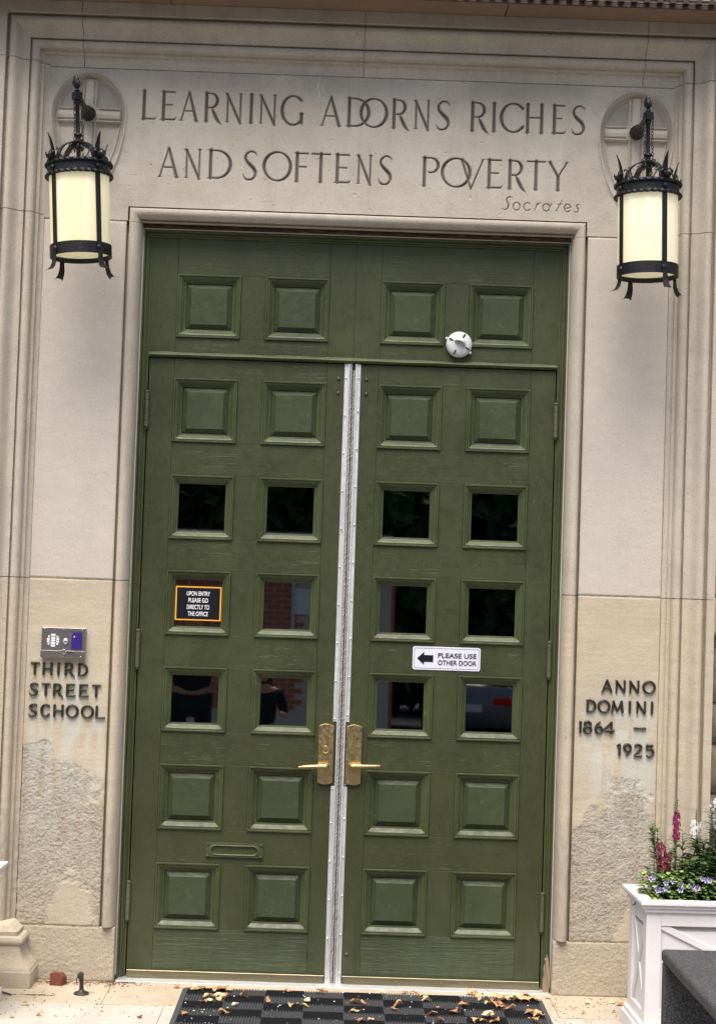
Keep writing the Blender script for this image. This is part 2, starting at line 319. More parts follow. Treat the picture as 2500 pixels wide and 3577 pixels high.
# ------------------------------------------------------------------ glyphs (in cap-height units)
def arc(cx, cz, rx, rz, a0, a1, wside, wtop, n=18, tilt=0):
    out = []
    for i in range(n + 1):
        a = R(a0 + (a1 - a0) * i / n); w = wtop + (wside - wtop) * abs(math.cos(a + tilt)) ** 1.6
        out.append((cx + rx * math.cos(a), cz + rz * math.sin(a), w))
    return out
def foot(x, z, T, s=1.0, up=1): return [(x - .10 * s, z, .006), (x, z + .012 * up, T * .8), (x + .10 * s, z, .006)]
def catmull(pts, n=5):
    P = [pts[0]] + list(pts) + [pts[-1]]; out = []
    for i in range(1, len(P) - 2):
        for k in range(n):
            t = k / n; q = []
            for d in range(3):
                a, b, c, e = P[i - 1][d], P[i][d], P[i + 1][d], P[i + 2][d]
                q.append(.5 * (2 * b + (c - a) * t + (2 * a - 5 * b + 4 * c - e) * t * t + (3 * b - a - 3 * c + e) * t ** 3))
            out.append(tuple(q))
    out.append(tuple(pts[-1])); return out
def glyph(ch, w, T=.056, t=.028):
    S = []; m = .11
    if ch == 'I': S = [[(w / 2, 0, T), (w / 2, 1, T)], foot(w / 2, 0, T), foot(w / 2, 1, T, 1, -1)]
    elif ch == 'L': S = [[(m + .02, 0, T), (m + .02, 1, T)], foot(m + .02, 1, T, 1, -1), foot(m, 0, T), [(m, .02, t), (w - .06, .02, t), (w, .1, .012)]]
    elif ch == 'E': S = [[(m + .02, 0, T), (m + .02, 1, T)], [(0, 1, .01), (m, .985, t), (w - .08, .985, t), (w - .06, .93, .012)],
                         [(m, .53, t * .9), (w - .16, .53, t * .9)], [(w - .15, .48, .008), (w - .15, .58, .012)], [(0, 0, .01), (m, .02, t), (w - .07, .02, t), (w, .12, .012)]]
    elif ch == 'F': S = [[(m + .02, 0, T), (m + .02, 1, T)], [(0, 1, .01), (m, .985, t), (w - .03, .985, t), (w - .01, .92, .012)], foot(m + .02, 0, T),
                         [(m, .52, t * .9), (w - .08, .52, t * .9)], [(w - .07, .47, .008), (w - .07, .57, .012)]]
    elif ch == 'A': S = [[(w * .5, 1.06, .012), (w * .5 - .012, .98, t), (m, 0, t)], [(w * .5, 1.06, .012), (w * .5, 1.0, T * .8), (w - m, 0, T)], foot(m, 0, t * 1.2), foot(w - m, 0, T),
                         [(w * .3, .34, t * .85), (w * .72, .34, t * .85)]]
    elif ch == 'R': S = [[(m, 0, T), (m, 1, T)], foot(m, 0, T), [(0, 1, .01), (m, .985, t), (w * .4, .985, t)], arc(w * .4, .735, w * .33, .25, 90, -90, T, t),
                         [(m, .485, t), (w * .4, .485, t)], catmull([(w * .42, .5, .02), (w * .58, .28, T), (w * .76, .04, T * .95), (w, -.13, .01)])]
    elif ch == 'P': S = [[(m, 0, T), (m, 1, T)], foot(m, 0, T), [(0, 1, .01), (m, .985, t), (w * .5, .985, t)], arc(w * .5, .73, w * .42, .255, 90, -100, T, t), [(w * .42, .478, t * .8), (w * .3, .5, .01)]]
    elif ch == 'N': S = [[(m, 0, t * 1.1), (m, .97, t * 1.1)], foot(m, 0, t * 1.2), [(0, 1.0, .008), (m * .8, .98, T * .8), (w - m, -.04, T * .85), (w - m, -.1, .012)], [(w - m, 0, t * 1.1), (w - m, 1, t * 1.1)], foot(w - m, 1, t * 1.2, 1, -1)]
    elif ch == 'H': S = [[(m, 0, T), (m, 1, T)], [(w - m, 0, T), (w - m, 1, T)], foot(m, 0, T), foot(m, 1, T, 1, -1), foot(w - m, 0, T), foot(w - m, 1, T, 1, -1), [(m, .53, t), (w - m, .53, t)]]
    elif ch == 'T': S = [[(w / 2, 0, T), (w / 2, 1, T)], foot(w / 2, 0, T), [(0, .93, .008), (.03, .985, t), (w - .03, .985, t), (w, .93, .008)]]
    elif ch == 'D': S = [[(m + .02, 0, T), (m + .02, 1, T)], [(0, 1, .01), (m, .985, t), (w * .38, .985, t)], [(0, 0, .01), (m, .02, t), (w * .38, .02, t)], arc(w * .38, .5, w * .58, .485, 90, -90, T * 1.05, t, 22)]
    elif ch == 'O': S = [arc(w / 2, .5, w / 2 - T * .6, .5, 0, 360, T * 1.05, t, 36, R(12))]
    elif ch == 'C': S = [arc(w * .55, .5, w * .53 - T * .5, .5, 42, 322, T * 1.05, t * 1.1, 28), [(w * .93, .98, .01), (w * .96, .82, .02), (w * .95, .74, .006)], [(w * .93, .17, t), (w, .26, .008)]]
    elif ch == 'G': S = [arc(w * .5, .49, w * .5 - T * .5, .51, 45, 318, T * 1.05, t * 1.1, 28), [(w * .86, .97, .01), (w * .9, .83, .02), (w * .9, .74, .006)], [(w * .86, .05, T), (w * .86, .38, T)], foot(w * .86, .38, T, 1, -1)]
    elif ch == 'S': S = [catmull([(w * .92, .86, .02), (w * .74, .97, t), (w * .45, .985, t * 1.1), (w * .2, .86, T * .75), (w * .2, .7, T * .9), (w * .42, .55, T * 1.1), (w * .72, .4, T * 1.15), (w * .86, .22, T * .9), (w * .72, .05, T * .7), (w * .42, 0, t * 1.1), (w * .18, .04, t), (w * .02, .2, .015)], 4), [(w * .9, .99, .006), (w * .93, .86, .02), (w * .93, .78, .006)]]
    elif ch == 'V': S = [[(0, 1, .012), (w * .06, .97, T * .8), (w * .46, -.06, T * .7), (w * .47, -.1, .01)], [(w * .93, .98, t), (w * .47, -.04, t)], foot(w * .93, 1, t, .9, -1), foot(w * .1, 1, t, .9, -1)]
    elif ch == 'Y': S = [[(w * .5, 0, T), (w * .5, .5, T)], foot(w * .5, 0, T), [(w * .08, .98, T * .8), (w * .5, .47, T * .8)], [(w * .92, .98, t), (w * .5, .47, t)], foot(w * .08, 1, T, .9, -1), foot(w * .92, 1, t, .9, -1)]
    elif ch == 'M': S = [[(m, 0, t * 1.2), (w * .2, 1, t * 1.2)], [(w * .18, 1, T * .8), (w * .5, .1, T * .8)], [(w * .82, 1, t), (w * .5, .1, t)], [(w - m, 0, T), (w * .8, 1, T)], foot(m, 0, t), foot(w - m, 0, T), foot(w * .18, 1, t, .8, -1), foot(w * .82, 1, t, .8, -1)]
    elif ch == '1': S = [[(w * .6, 0, T), (w * .6, .98, T)], foot(w * .6, 0, T, .9), [(w * .05, .84, .012), (w * .6, .97, t)]]
    elif ch == '8': S = [arc(w / 2, .74, w * .36, .23, 0, 360, T * .95, T * .75, 24), arc(w / 2, .27, w * .43, .27, 0, 360, T, T * .8, 24)]
    elif ch == '6': S = [arc(w / 2, .3, w * .42, .29, 0, 360, T, T * .8, 24), catmull([(w * .72, 1.0, .015), (w * .4, .82, T * .8), (w * .14, .52, T), (w * .1, .3, T)])]
    elif ch == '9': S = [arc(w / 2, .7, w * .42, .29, 0, 360, T, T * .8, 24), catmull([(w * .28, 0, .015), (w * .62, .2, T * .8), (w * .88, .48, T), (w * .9, .7, T)])]
    elif ch == '4': S = [[(w * .68, 0, T), (w * .68, 1, T)], foot(w * .68, 0, T), [(w * .68, 1, .02), (0, .3, t * 1.3)], [(0, .27, t * 1.4), (w, .27, t * 1.4)]]
    elif ch == '2': S = [catmull([(w * .06, .72, .02), (w * .2, .92, T * .7), (w * .5, 1.0, T * .6), (w * .84, .86, T), (w * .84, .66, T), (w * .5, .36, T * .8), (w * .06, .05, t)]), [(0, .04, t * 1.6), (w * .96, .04, t * 1.6), (w, .14, .012)]]
    elif ch == '5': S = [[(w * .12, .96, t * 1.7), (w * .92, .96, t * 1.7)], [(w * .14, .96, t * 1.3), (w * .12, .58, t * 1.3)], catmull([(w * .14, .58, t), (w * .5, .66, T * .7), (w * .88, .5, T), (w * .9, .25, T), (w * .62, .03, T * .8), (w * .3, 0, T * .6), (w * .05, .12, .015)])]
    elif ch == '-': S = [[(0, .52, T * .6), (w, .52, T * .6)], [(.06, .42, .01), (.1, .62, .02)], [(w - .06, .42, .01), (w - .1, .62, .02)]]
    # lower case italics, in units of the capital (x height .58)
    elif ch == 's_': S = [catmull([(w * .95, .5, .02), (w * .6, .58, t), (w * .4, .45, T * .8), (w * .62, .25, T * .8), (w * .6, .08, T * .7), (w * .3, 0, t), (0, .08, .02)], 4)]
    elif ch == 'o_': S = [arc(w / 2, .29, w * .42, .3, 0, 360, T * .8, t, 24)]
    elif ch == 'c_': S = [arc(w / 2 + .03, .29, w * .44, .3, 50, 320, T * .8, t, 20)]
    elif ch == 'r_': S = [[(w * .05, 0, t), (w * .42, .56, T * .8)], [(w * .3, .38, t), (w * .55, .55, t), (w, .6, .018)]]
    elif ch == 'a_': S = [arc(w * .42, .28, w * .36, .28, 20, 340, T * .8, t, 20), [(w * .98, .6, t), (w * .68, .04, T * .7), (w * .9, .02, .015)]]
    elif ch == 't_': S = [[(w, 1.1, .012), (w * .55, .5, T * .7), (w * .15, .05, T * .7), (w * .45, .02, .015)], [(w * .05, .55, .02), (w * .85, .58, t)]]
    elif ch == 'e_': S = [arc(w * .5, .29, w * .42, .3, 5, 320, T * .8, t, 20), [(w * .1, .24, t), (w * .92, .34, t)]]
    elif ch == 'S_': S = [catmull([(w * .98, .9, .03), (w * .8, 1.0, t), (w * .5, .92, T * .9), (w * .45, .7, T), (w * .62, .42, T), (w * .55, .15, T), (w * .3, 0, t), (0, .1, .03)], 4), [(0, .2, .01), (.02, .02, .02)]]
    return S
# old readings of the wall plane -> wall coordinates
FX = lambda x: -.01656 + (x + .01656) * 1.0131
FZ = lambda z: 1.7858 + (z - 1.7627) * 1.0131

# ------------------------------------------------------------------ SETTING: pavement, street
X0, Z0 = 1.398, 4.074            # start of the outer moulding
GX, GT = 1.029, 3.430            # outer edge of the groove of the inner architrave
n = NM('street_concrete', .9); n.col(n.ramp(n.noise(n.pos(), 30, 4), [(.3, g(.10)), (.7, g(.15))])); M['street'] = n.m  # dark tone chosen so the sidewalk bounces less light up the facade
gr = MB().box(-60, 60, -80, -1.95, -.5, -.22).build('road', 'asphalt'); tag(gr, 'dark asphalt street in front of the school doorway', kind='structure')
pv = thing('pavement', 'pale worn stone landing slabs in front of the doorway', None); pv['kind'] = 'structure'
MB().box(-5, 5, -1.9, .3, -.30, -.006).build('bedding', 'mortar', pv)
xsl = [(-3.2, -.960, -.3695, .10), (-.958, .947, -.3695, .10), (.949, 3.2, -.3695, .10)]
for k, (a, b, c, d) in enumerate(xsl):
    xs = np.linspace(a, b, int((b - a) / .012)); ys = np.linspace(c, d, 40)
    o = MB()
    Xg, Yg = np.meshgrid(xs, ys, indexing='ij'); Zg = (fbm(Xg + 9, Yg + 9, 9, 4, 3) - .5) * .003
    # edge rounding
    e = np.minimum.reduce([Xg - xs[0], xs[-1] - Xg, Yg - ys[0], ys[-1] - Yg]); Zg -= .002 * np.clip(1 - e / .013, 0, 1)
    nx, ny = Xg.shape; V = list(zip(Xg.ravel(), Yg.ravel(), Zg.ravel())); F = [(i * ny + j, (i + 1) * ny + j, (i + 1) * ny + j + 1, i * ny + j + 1) for i in range(nx - 1) for j in range(ny - 1)]
    o.add(V, F); o.build('paving_slab', 'paving', pv, smooth='all')
for (a, b) in ((-3.2, -.698), (-.696, .62), (.622, 3.2)):
    xs = np.linspace(a, b, int((b - a) / .012)); ys = np.linspace(-1.052, -.3715, 57); Xg, Yg = np.meshgrid(xs, ys, indexing='ij'); Zg = (fbm(Xg + 9, Yg + 9, 7, 4, 5) - .5) * .003
    e = np.minimum.reduce([Xg - xs[0], xs[-1] - Xg, Yg - ys[0], ys[-1] - Yg]); Zg -= .002 * np.clip(1 - e / .013, 0, 1)
    nx, ny = Xg.shape; MB().add(list(zip(Xg.ravel(), Yg.ravel(), Zg.ravel())), [(i * ny + j, (i + 1) * ny + j, (i + 1) * ny + j + 1, i * ny + j + 1) for i in range(nx - 1) for j in range(ny - 1)]).build('paving_slab', 'paving_pale', pv, smooth='all')
for a, b in ((-3.2, -1.1), (-1.096, 1.1), (1.104, 3.2)): MB().box(a, b, -1.9, -1.054, -.15, 0).build('paving_slab', 'paving_pale', pv, bevel=.006)

sw = MB().box(-40, 40, -9, -1.9, -.36, -.12).build('sidewalk', 'street', bevel=.01); tag(sw, 'dark grey concrete sidewalk below the entrance step', kind='structure')

# ------------------------------------------------------------------ THE STONE DOORWAY
fac = thing('school_facade', 'carved pale limestone doorway surround of the school with an inscription over the doors', 'building')
for x0, x1, z0, z1 in ((-1.60, -.99, 0, 4.28), (.99, 1.60, 0, 4.28), (-.99, .99, 3.362, 4.28)): MB().box(x0, x1, .042, .28, z0, z1).build('backing', 'mortar', fac)
for s_ in (-1, 1):
    for zj in (.237, 1.757, 3.360): MB().box(min(s_ * 1.031, s_ * 1.40), max(s_ * 1.031, s_ * 1.40), .0022, .03, zj - .003, zj + .003).build('mortar', 'mortar', fac)
MB().box(-1.398, 1.398, .0022, .03, 4.042, 4.048).build('mortar', 'mortar', fac)
# wall of the building either side and above, so that the doorway belongs to something
# inscription frieze as one height field
LINES = [(3.772, .1275, -.017 / 1.0, [('L', -0.977, -0.905), ('E', -0.891, -0.817), ('A', -0.809, -0.715), ('R', -0.699, -0.615), ('N', -0.606, -0.521), ('I', -0.501, -0.473), ('N', -0.457, -0.370), ('G', -0.355, -0.250),
    ('A', -0.187, -0.084), ('D', -0.071, 0.036), ('O', -0.007, 0.116), ('R', 0.130, 0.215), ('N', 0.227, 0.309), ('S', 0.328, 0.394), ('R', 0.477, 0.567), ('I', 0.570, 0.603), ('C', 0.612, 0.721), ('H', 0.721, 0.811), ('E', 0.837, 0.906), ('S', 0.927, 0.993)]),
    (3.518, .127, 0, [('A', -0.894, -0.792), ('N', -0.777, -0.693), ('D', -0.674, -0.566), ('S', -0.516, -0.450), ('O', -0.427, -0.300), ('F', -0.293, -0.226), ('T', -0.215, -0.128), ('E', -0.115, -0.037), ('N', -0.018, 0.061), ('S', 0.081, 0.146),
    ('P', 0.272, 0.353), ('O', 0.360, 0.492), ('V', 0.443, 0.551), ('E', 0.556, 0.633), ('R', 0.650, 0.738), ('T', 0.737, 0.821), ('Y', 0.832, 0.922)]),
    (3.424, .058, 0, [('S_', 0.632, 0.679), ('o_', 0.679, 0.715), ('c_', 0.725, 0.762), ('r_', 0.776, 0.807), ('a_', 0.811, 0.852), ('t_', 0.868, 0.904), ('e_', 0.905, 0.939), ('s_', 0.946, 0.984)])]
def stroke_depth(H, X, Z, xs, zs, strokes, x0, z0, h):
    for st in strokes:
        for (ax, az, aw), (bx, bz, bw) in zip(st[:-1], st[1:]):
            ax_, az_, bx_, bz_ = x0 + ax * h, z0 + az * h, x0 + bx * h, z0 + bz * h; aw_, bw_ = aw * h, bw * h; pad = max(aw_, bw_) + .001
            i0, i1 = np.searchsorted(xs, [min(ax_, bx_) - pad, max(ax_, bx_) + pad]); j0, j1 = np.searchsorted(zs, [min(az_, bz_) - pad, max(az_, bz_) + pad])
            if i1 <= i0 or j1 <= j0: continue
            x = X[i0:i1, j0:j1]; z = Z[i0:i1, j0:j1]; dx, dz = bx_ - ax_, bz_ - az_; L = dx * dx + dz * dz + 1e-12
            t = np.clip(((x - ax_) * dx + (z - az_) * dz) / L, 0, 1); d = np.hypot(x - ax_ - t * dx, z - az_ - t * dz)
            H[i0:i1, j0:j1] = np.maximum(H[i0:i1, j0:j1], (aw_ + (bw_ - aw_) * t) - d)
def shield(X, Z, cx, cz=3.836):
    dx = X - cx; dz = Z - cz; a = .170; b = np.where(dz > 0, .192, .372)
    u = np.abs(dx / a); v = np.abs(dz / b); q = np.where(dz > 0, np.sqrt(u * u + v * v), (u ** 1.9 + v ** 1.75) ** (1 / 1.85))
    d = (1 - q) * .17                      # rough distance inward
    h = np.zeros_like(X)
    h += .010 * np.exp(-((d - .003) / .0055) ** 2)                         # rounded outer lip
    h -= .030 * sstep(.006, .026, d)                                      # dished
    h += .009 * np.exp(-((d - .031) / .004) ** 2)
    inn = sstep(.024, .034, d); h += inn * .006 * np.clip(1 - q, 0, 1)     # slight pillow
    def band(t): t = np.abs(t); return (.021 * (1 - sstep(.030, .034, t))) - .012 * np.exp(-((t - .0215) / .0035) ** 2) + .003 * np.exp(-((t) / .008) ** 2)
    bnd = np.maximum(band(dx), band(dz))
    dia = .021 * (1 - sstep(.064, .068, np.abs(dx) + np.abs(dz))) - .005 * np.exp(-(((np.abs(dx) + np.abs(dz)) - .055) / .004) ** 2)
    bnd = np.maximum(bnd, dia); h += inn * np.clip(bnd, -.005, .024)
    field = inn * (bnd < .002)
    return h, field * (dz > 0), d
st = .0023
xs = np.arange(-X0, X0 + st * .5, st); zs = np.arange(3.3615, 4.0435, st); X, Z = np.meshgrid(xs, zs, indexing='ij')
D = np.zeros_like(X)
for z0, h, _, items in LINES:
    for ch, a, b in items:
        a, b = FX(a), FX(b); hh = h * 1.0131
        S = glyph(ch, (b - a) / hh, *( (.066, .038) if h > .1 else (.075, .05)))
        stroke_depth(D, X, Z, xs, zs, S, a, FZ(z0) + (0 if h > .1 else 0), hh)
Y = np.minimum(D * 2.1, .017)
grey_tone = np.zeros_like(X)
for cx in (-1.2185, 1.234):
    h, f, d = shield(X, Z, cx); Y -= h
    grey_tone = np.maximum(grey_tone, f * .5 * (.75 + .25 * fbm(X, Z, 6, 3, 11)))
    grey_tone = np.maximum(grey_tone, .35 * np.exp(-(np.clip(-d, 0, 1) / .035)) * (d < 0) * sstep(.3, .6, fbm(X, Z, 20, 3, 21)) * (Z < 3.8))
Y += (fbm(X, Z, 14, 4, 31) - .5) * .0016 + (fbm(X, Z, 120, 2, 41) - .5) * .0007
# darker blotches along the top and above the left lantern
grey_tone = np.maximum(grey_tone, .30 * sstep(3.93, 4.04, Z) * sstep(.35, .65, fbm(X, Z, 5, 4, 51)))
grey_tone = np.maximum(grey_tone, .40 * sstep(-.9, -1.3, X) * sstep(.38, .62, fbm(X, Z, 7, 4, 61)))
wash = np.zeros_like(X)
for (wx, w0, w1, ww) in ((FX(-.193), 3.93, 4.045, .006), (FX(-.172), 3.90, 4.02, .004), (FX(.66), 3.69, 3.70, .003)):
    wash = np.maximum(wash, np.exp(-((X - wx + .004 * np.sin(Z * 90)) / ww) ** 2) * sstep(w0, w0 + .01, Z) * (1 - sstep(w1 - .03, w1, Z)) * (fbm(X, Z, 120, 2, 71) > .45))
cut_tone = np.clip(D / .003, 0, 1) * .72  # darker colour inside the carved letter strokes
pit = sstep(.83, .9, fbm(X, Z, 60, 2, 81)); Y += pit * .002
fr = grid_mesh('inscription_stone', 'frieze', xs, zs, Y, dict(grey_tone=grey_tone, wash=wash, cut_tone=cut_tone), fac, .04,
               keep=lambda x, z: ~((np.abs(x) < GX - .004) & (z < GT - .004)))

# pier panels
def pier(name, m, xa, xb, za, zb, sp=None, wash_=None, seed=0, step=.004, rough=0):
    xs = np.arange(xa, xb + step * .5, step); zs = np.arange(za, zb, step); xs[-1] = xb; zs = np.append(zs, zb)
    X, Z = np.meshgrid(xs, zs, indexing='ij')
    Y = (fbm(X + 5, Z, 9, 4, seed + 1) - .5) * .0022 + (fbm(X + 5, Z, 110, 2, seed + 3) - .5) * (.0006 + rough * .002)
    if rough: Y += (fbm(X + 5, Z * 1.15, 160, 1, seed + 12) - .5) * .0016 * rough
    s = np.zeros_like(X); pitm = np.zeros_like(X)
    if sp is not None:
        s = sp(X, Z); n1 = fbm(X + 5, Z * 1.15, 190, 1, seed + 5) * .6 + fbm(X + 5, Z * 1.15, 90, 1, seed + 6) * .4; n3 = fbm(X + 5, Z * 1.2, 24, 3, seed + 15, .6)
        Y += s * (.0015 + (n1 - .5) * .0042 + (n3 - .5) * .004); pitm = s * sstep(.53, .72, n1) * .6  # deeper pits of the spalled skin coloured darker
        Y += sstep(.2, .5, s) * .0012
    e = np.minimum.reduce([X - xs[0], xs[-1] - X, Z - zs[0], zs[-1] - Z]); chip = fbm(X + 3, Z, 30, 3, seed + 9)
    Y += .003 * np.clip(1 - e / (.002 + .006 * chip), 0, 1)
    w = wash_(X, Z) if wash_ is not None else np.zeros_like(X)
    return grid_mesh('stone_block', m, xs, zs, Y, dict(spall=np.clip(s, 0, 1), wash=w, grey_tone=pitm), fac, .05)
J3, J4, J2 = 1.757, .237, 3.360
def spL(X, Z):
    n = fbm(X + 2, Z, 7, 4, 101); n2 = fbm(X + 2, Z, 30, 4, 107)
    up = 1 - sstep(.80, 1.02, Z + (n - .5) * .5 + (X + 1.2) * .35)       # rough zone top, fading upward
    mask = sstep(.20, .95, up * .9 + (n2 - .5) * .9 + .02)
    bare = sstep(.36, .48, 1 - np.hypot((X + 1.16) / .17, (Z - .30) / .25) + (n2 - .5) * .5 + .0)
    return np.clip(mask * (1 - .80 * bare * (Z < .60)), 0, 1)
def spR(X, Z):
    n = fbm(X + 2, Z, 7, 4, 201); n2 = fbm(X + 2, Z, 34, 4, 207)
    up = 1 - sstep(.74, .98, Z + (n - .5) * .55 - (X - 1.2) * .35)
    mask = sstep(.22, .95, up * .9 + (n2 - .5) * .9 + .0)
    bare = sstep(.38, .5, 1 - np.hypot((X - 1.36) / .24, (Z - .24) / .27) + (n2 - .5) * .4)
    return np.clip(mask * (1 - .85 * bare), 0, 1)
def washL(X, Z):
    v = np.zeros_like(X)
    for (a, b, zt, ln) in ((-1.375, -1.12, FZ(1.315), .09), (-1.375, -1.06, FZ(1.225), .09), (-1.375, -1.04, FZ(1.134), .32)):
        v = np.maximum(v, sstep(a - .02, a + .03, X) * (1 - sstep(b - .03, b + .02, X)) * (Z < zt + .01) * np.exp(-np.clip(zt - Z, 0, 9) / ln) * sstep(.35, .62, fbm(X * 3, Z * .5, 12, 4, 301)))
    return v * .75
def washR(X, Z):
    v = np.zeros_like(X)
    for (a, b, zt, ln) in ((1.14, 1.39, FZ(1.319), .09), (1.07, 1.39, FZ(1.230), .09), (1.05, 1.37, FZ(1.139), .1), (1.10, 1.39, FZ(1.044), .30)):
        v = np.maximum(v, sstep(a - .02, a + .03, X) * (1 - sstep(b - .03, b + .02, X)) * (Z < zt + .01) * np.exp(-np.clip(zt - Z, 0, 9) / ln) * sstep(.35, .62, fbm(X * 3, Z * .5, 12, 4, 401)))
    sm = np.exp(-(((X - 1.19) * .8 + (Z - .93) * .5) / .008) ** 2) * (np.hypot(X - 1.19, Z - .93) < .05) + np.exp(-(((X - 1.28) * .3 - (Z - .95)) / .008) ** 2) * (np.hypot(X - 1.28, Z - .95) < .05)
    return np.maximum(v * .75, sm * .9 * (fbm(X, Z, 40, 3, 7) > .42))
pier('stone_block', 'upper', -X0, -GX - .0005, J3 + .002, J2 - .002, seed=10)
pier('stone_block', 'upper', GX + .0005, X0, J3 + .002, J2 - .002, seed=20)
pier('stone_block', 'lower', -X0, -GX - .0005, J4 + .0015, J3 - .002, spL, washL, 30, .0025)
pier('stone_block', 'lower', GX + .0005, X0, J4 + .0015, J3 - .002, spR, washR, 40, .0025)
pier('stone_block', 'base', -1.42, -.9605, .0, J4 - .0015, seed=50, step=.0035, rough=1.0)
pier('stone_block', 'base', .9605, X0 + .02, .0, J4 - .0015, seed=60, step=.0035, rough=1.0)
for s in (-1, 1):    # reveals of the base blocks
    MB().box(min(s * .9607, s * .99), max(s * .9607, s * .99), .006, .15, 0, J4 - .0015).build('reveal', 'base', fac, bevel=.006)

# swept mouldings round the opening
def sweep(name, m, prof, X, Zt, path, parent, jitter=.0003, seed=0, ext=None):
    rings = []; spl = []
    for k, t in path:
        prf = (ext or prof) if k == 'T' else prof
        for (u, p) in prof:
            if k == 'L': rings.append((-(X + u), -p, t))
            elif k == 'R': rings.append((X + u, -p, t))
            elif k == 'T': rings.append((t, -p, Zt + u))
            elif k == 'CL': rings.append((-(X + u), -p, Zt + u))
            elif k == 'CR': rings.append((X + u, -p, Zt + u))
    V = np.array(rings); n = len(prof)
    nz = fbm(V[:, 0] * 1 + 7 + V[:, 2] * .37, V[:, 2] + V[:, 1] * 9 + 7, 22, 4, seed + 400) - .5
    V[:, 1] += nz * jitter * 4; V[:, 0] += (fbm(V[:, 2] + 3, V[:, 0] + 11, 40, 3, seed + 500) - .5) * jitter * 2 * (np.abs(V[:, 0]) > .5)
    low = (V[:, 2] < 1.0) & (np.abs(V[:, 0]) > .97) & (X > 1)
    er = (fbm(V[:, 0] * 3 + 9, V[:, 2] + 2, 40, 4, seed + 600, .65) - .5)
    V[low, 1] += (er[low]) * .012 * sstep(1.0, .6, V[low, 2])
    F = [(i * n + j, i * n + j + 1, (i + 1) * n + j + 1, (i + 1) * n + j) for i in range(len(path) - 1) for j in range(n - 1)]
    F += [tuple(range(n)), tuple(range((len(path) - 1) * n, len(path) * n))]
    me = bpy.data.meshes.new(name); me.from_pydata([tuple(v) for v in V], [], F); me.materials.append(M[m])
    bm = bmesh.new(); bm.from_mesh(me); bmesh.ops.recalc_face_normals(bm, faces=bm.faces); bm.to_mesh(me); bm.free()
    me.polygons.foreach_set('use_smooth', [True] * len(me.polygons)); me.set_sharp_from_angle(angle=R(38))
    sp = me.attributes.new('spall', 'FLOAT', 'POINT'); sp.data.foreach_set('value', (np.clip((1 - sstep(.5, .95, V[:, 2])) * (X > 1) * .8, 0, 1)).astype(np.float32))
    o = link(bpy.data.objects.new(name, me), parent); return o
def leg(side, z0, z1, step=.02):
    k = max(2, int((z1 - z0) / step)); return [(side, z0 + (z1 - z0) * i / k) for i in range(k + 1)]
def run(x0, x1, step=.05):
    k = max(2, int((x1 - x0) / step)); return [('T', x0 + (x1 - x0) * i / k) for i in range(k + 1)]
def q(a, b, c, d, n, conv=True):    # quarter-ellipse from (a,b) to (c,d)
    out = []
    for i in range(1, n + 1):
        th = math.pi / 2 * i / n
        out.append((a + (c - a) * math.sin(th), b + (d - b) * (1 - math.cos(th))) if conv else (a + (c - a) * (1 - math.cos(th)), b + (d - b) * math.sin(th)))
    return out
inner = [(0.0, -.045), (0.0, -.034), (-.0115, -.034), (-.0115, .004), (-.0125, .012), (-.0155, .018), (-.021, .021), (-.028, .022)] + q(-.028, .022, -.067, -.046, 10) + [(-.067, -.15)]
gp = .003
sweep('stone_block', 'mould_low', inner, GX, GT, leg('L', J4 + gp / 2, J3 - gp / 2), fac, seed=1)
sweep('stone_block', 'mould_low', inner, GX, GT, leg('R', J4 + gp / 2, J3 - gp / 2), fac, seed=2)
sweep('stone_block', 'mould_up', inner, GX, GT, leg('L', J3 + gp / 2, 3.352), fac, seed=3)
sweep('stone_block', 'mould_up', inner, GX, GT, leg('R', J3 + gp / 2, 3.352), fac, seed=4)
sweep('stone_block', 'mould_top', inner, GX, GT, [('L', 3.3535), ('CL', 0)] + run(-.95, .95) + [('CR', 0), ('R', 3.3535)], fac, seed=5)
outer = [(0, .0)] + q(0, 0, .022, .017, 5, True) + [(.022, .021), (.036, .021)] + [(.037, .026)] + q(.037, .030, .058, .058, 6, False) + [(.064, .0585), (.070, .056), (.075, .051), (.0775, .044), (.0778, .040), (.081, .040), (.0815, .062), (.102, .062)] \
    + [(.110, .066), (.120, .077), (.128, .089), (.136, .099), (.144, .105), (.152, .1065), (.160, .104), (.166, .098), (.1692, .090), (.1695, .080), (.177, .080), (.1775, .116), (.2125, .115), (.2125, -.04)]
outer_t = outer[:-2] + [(.231, .115), (.231, -.04)]
base_top = J4
for s, nm in (('L', -1), ('R', 1)):
    sweep('stone_block', 'mould_low', outer, X0, Z0, leg(s, J4 + gp / 2, J3 - gp / 2, .012), fac, .0008, seed=10 + nm)
    sweep('stone_block', 'mould_up', outer, X0, Z0, leg(s, J3 + gp / 2, 3.375), fac, .0008, seed=20 + nm)
    sweep('stone_block', 'mould_up', outer, X0, Z0, leg(s, 3.378, 4.052), fac, .0008, seed=30 + nm)
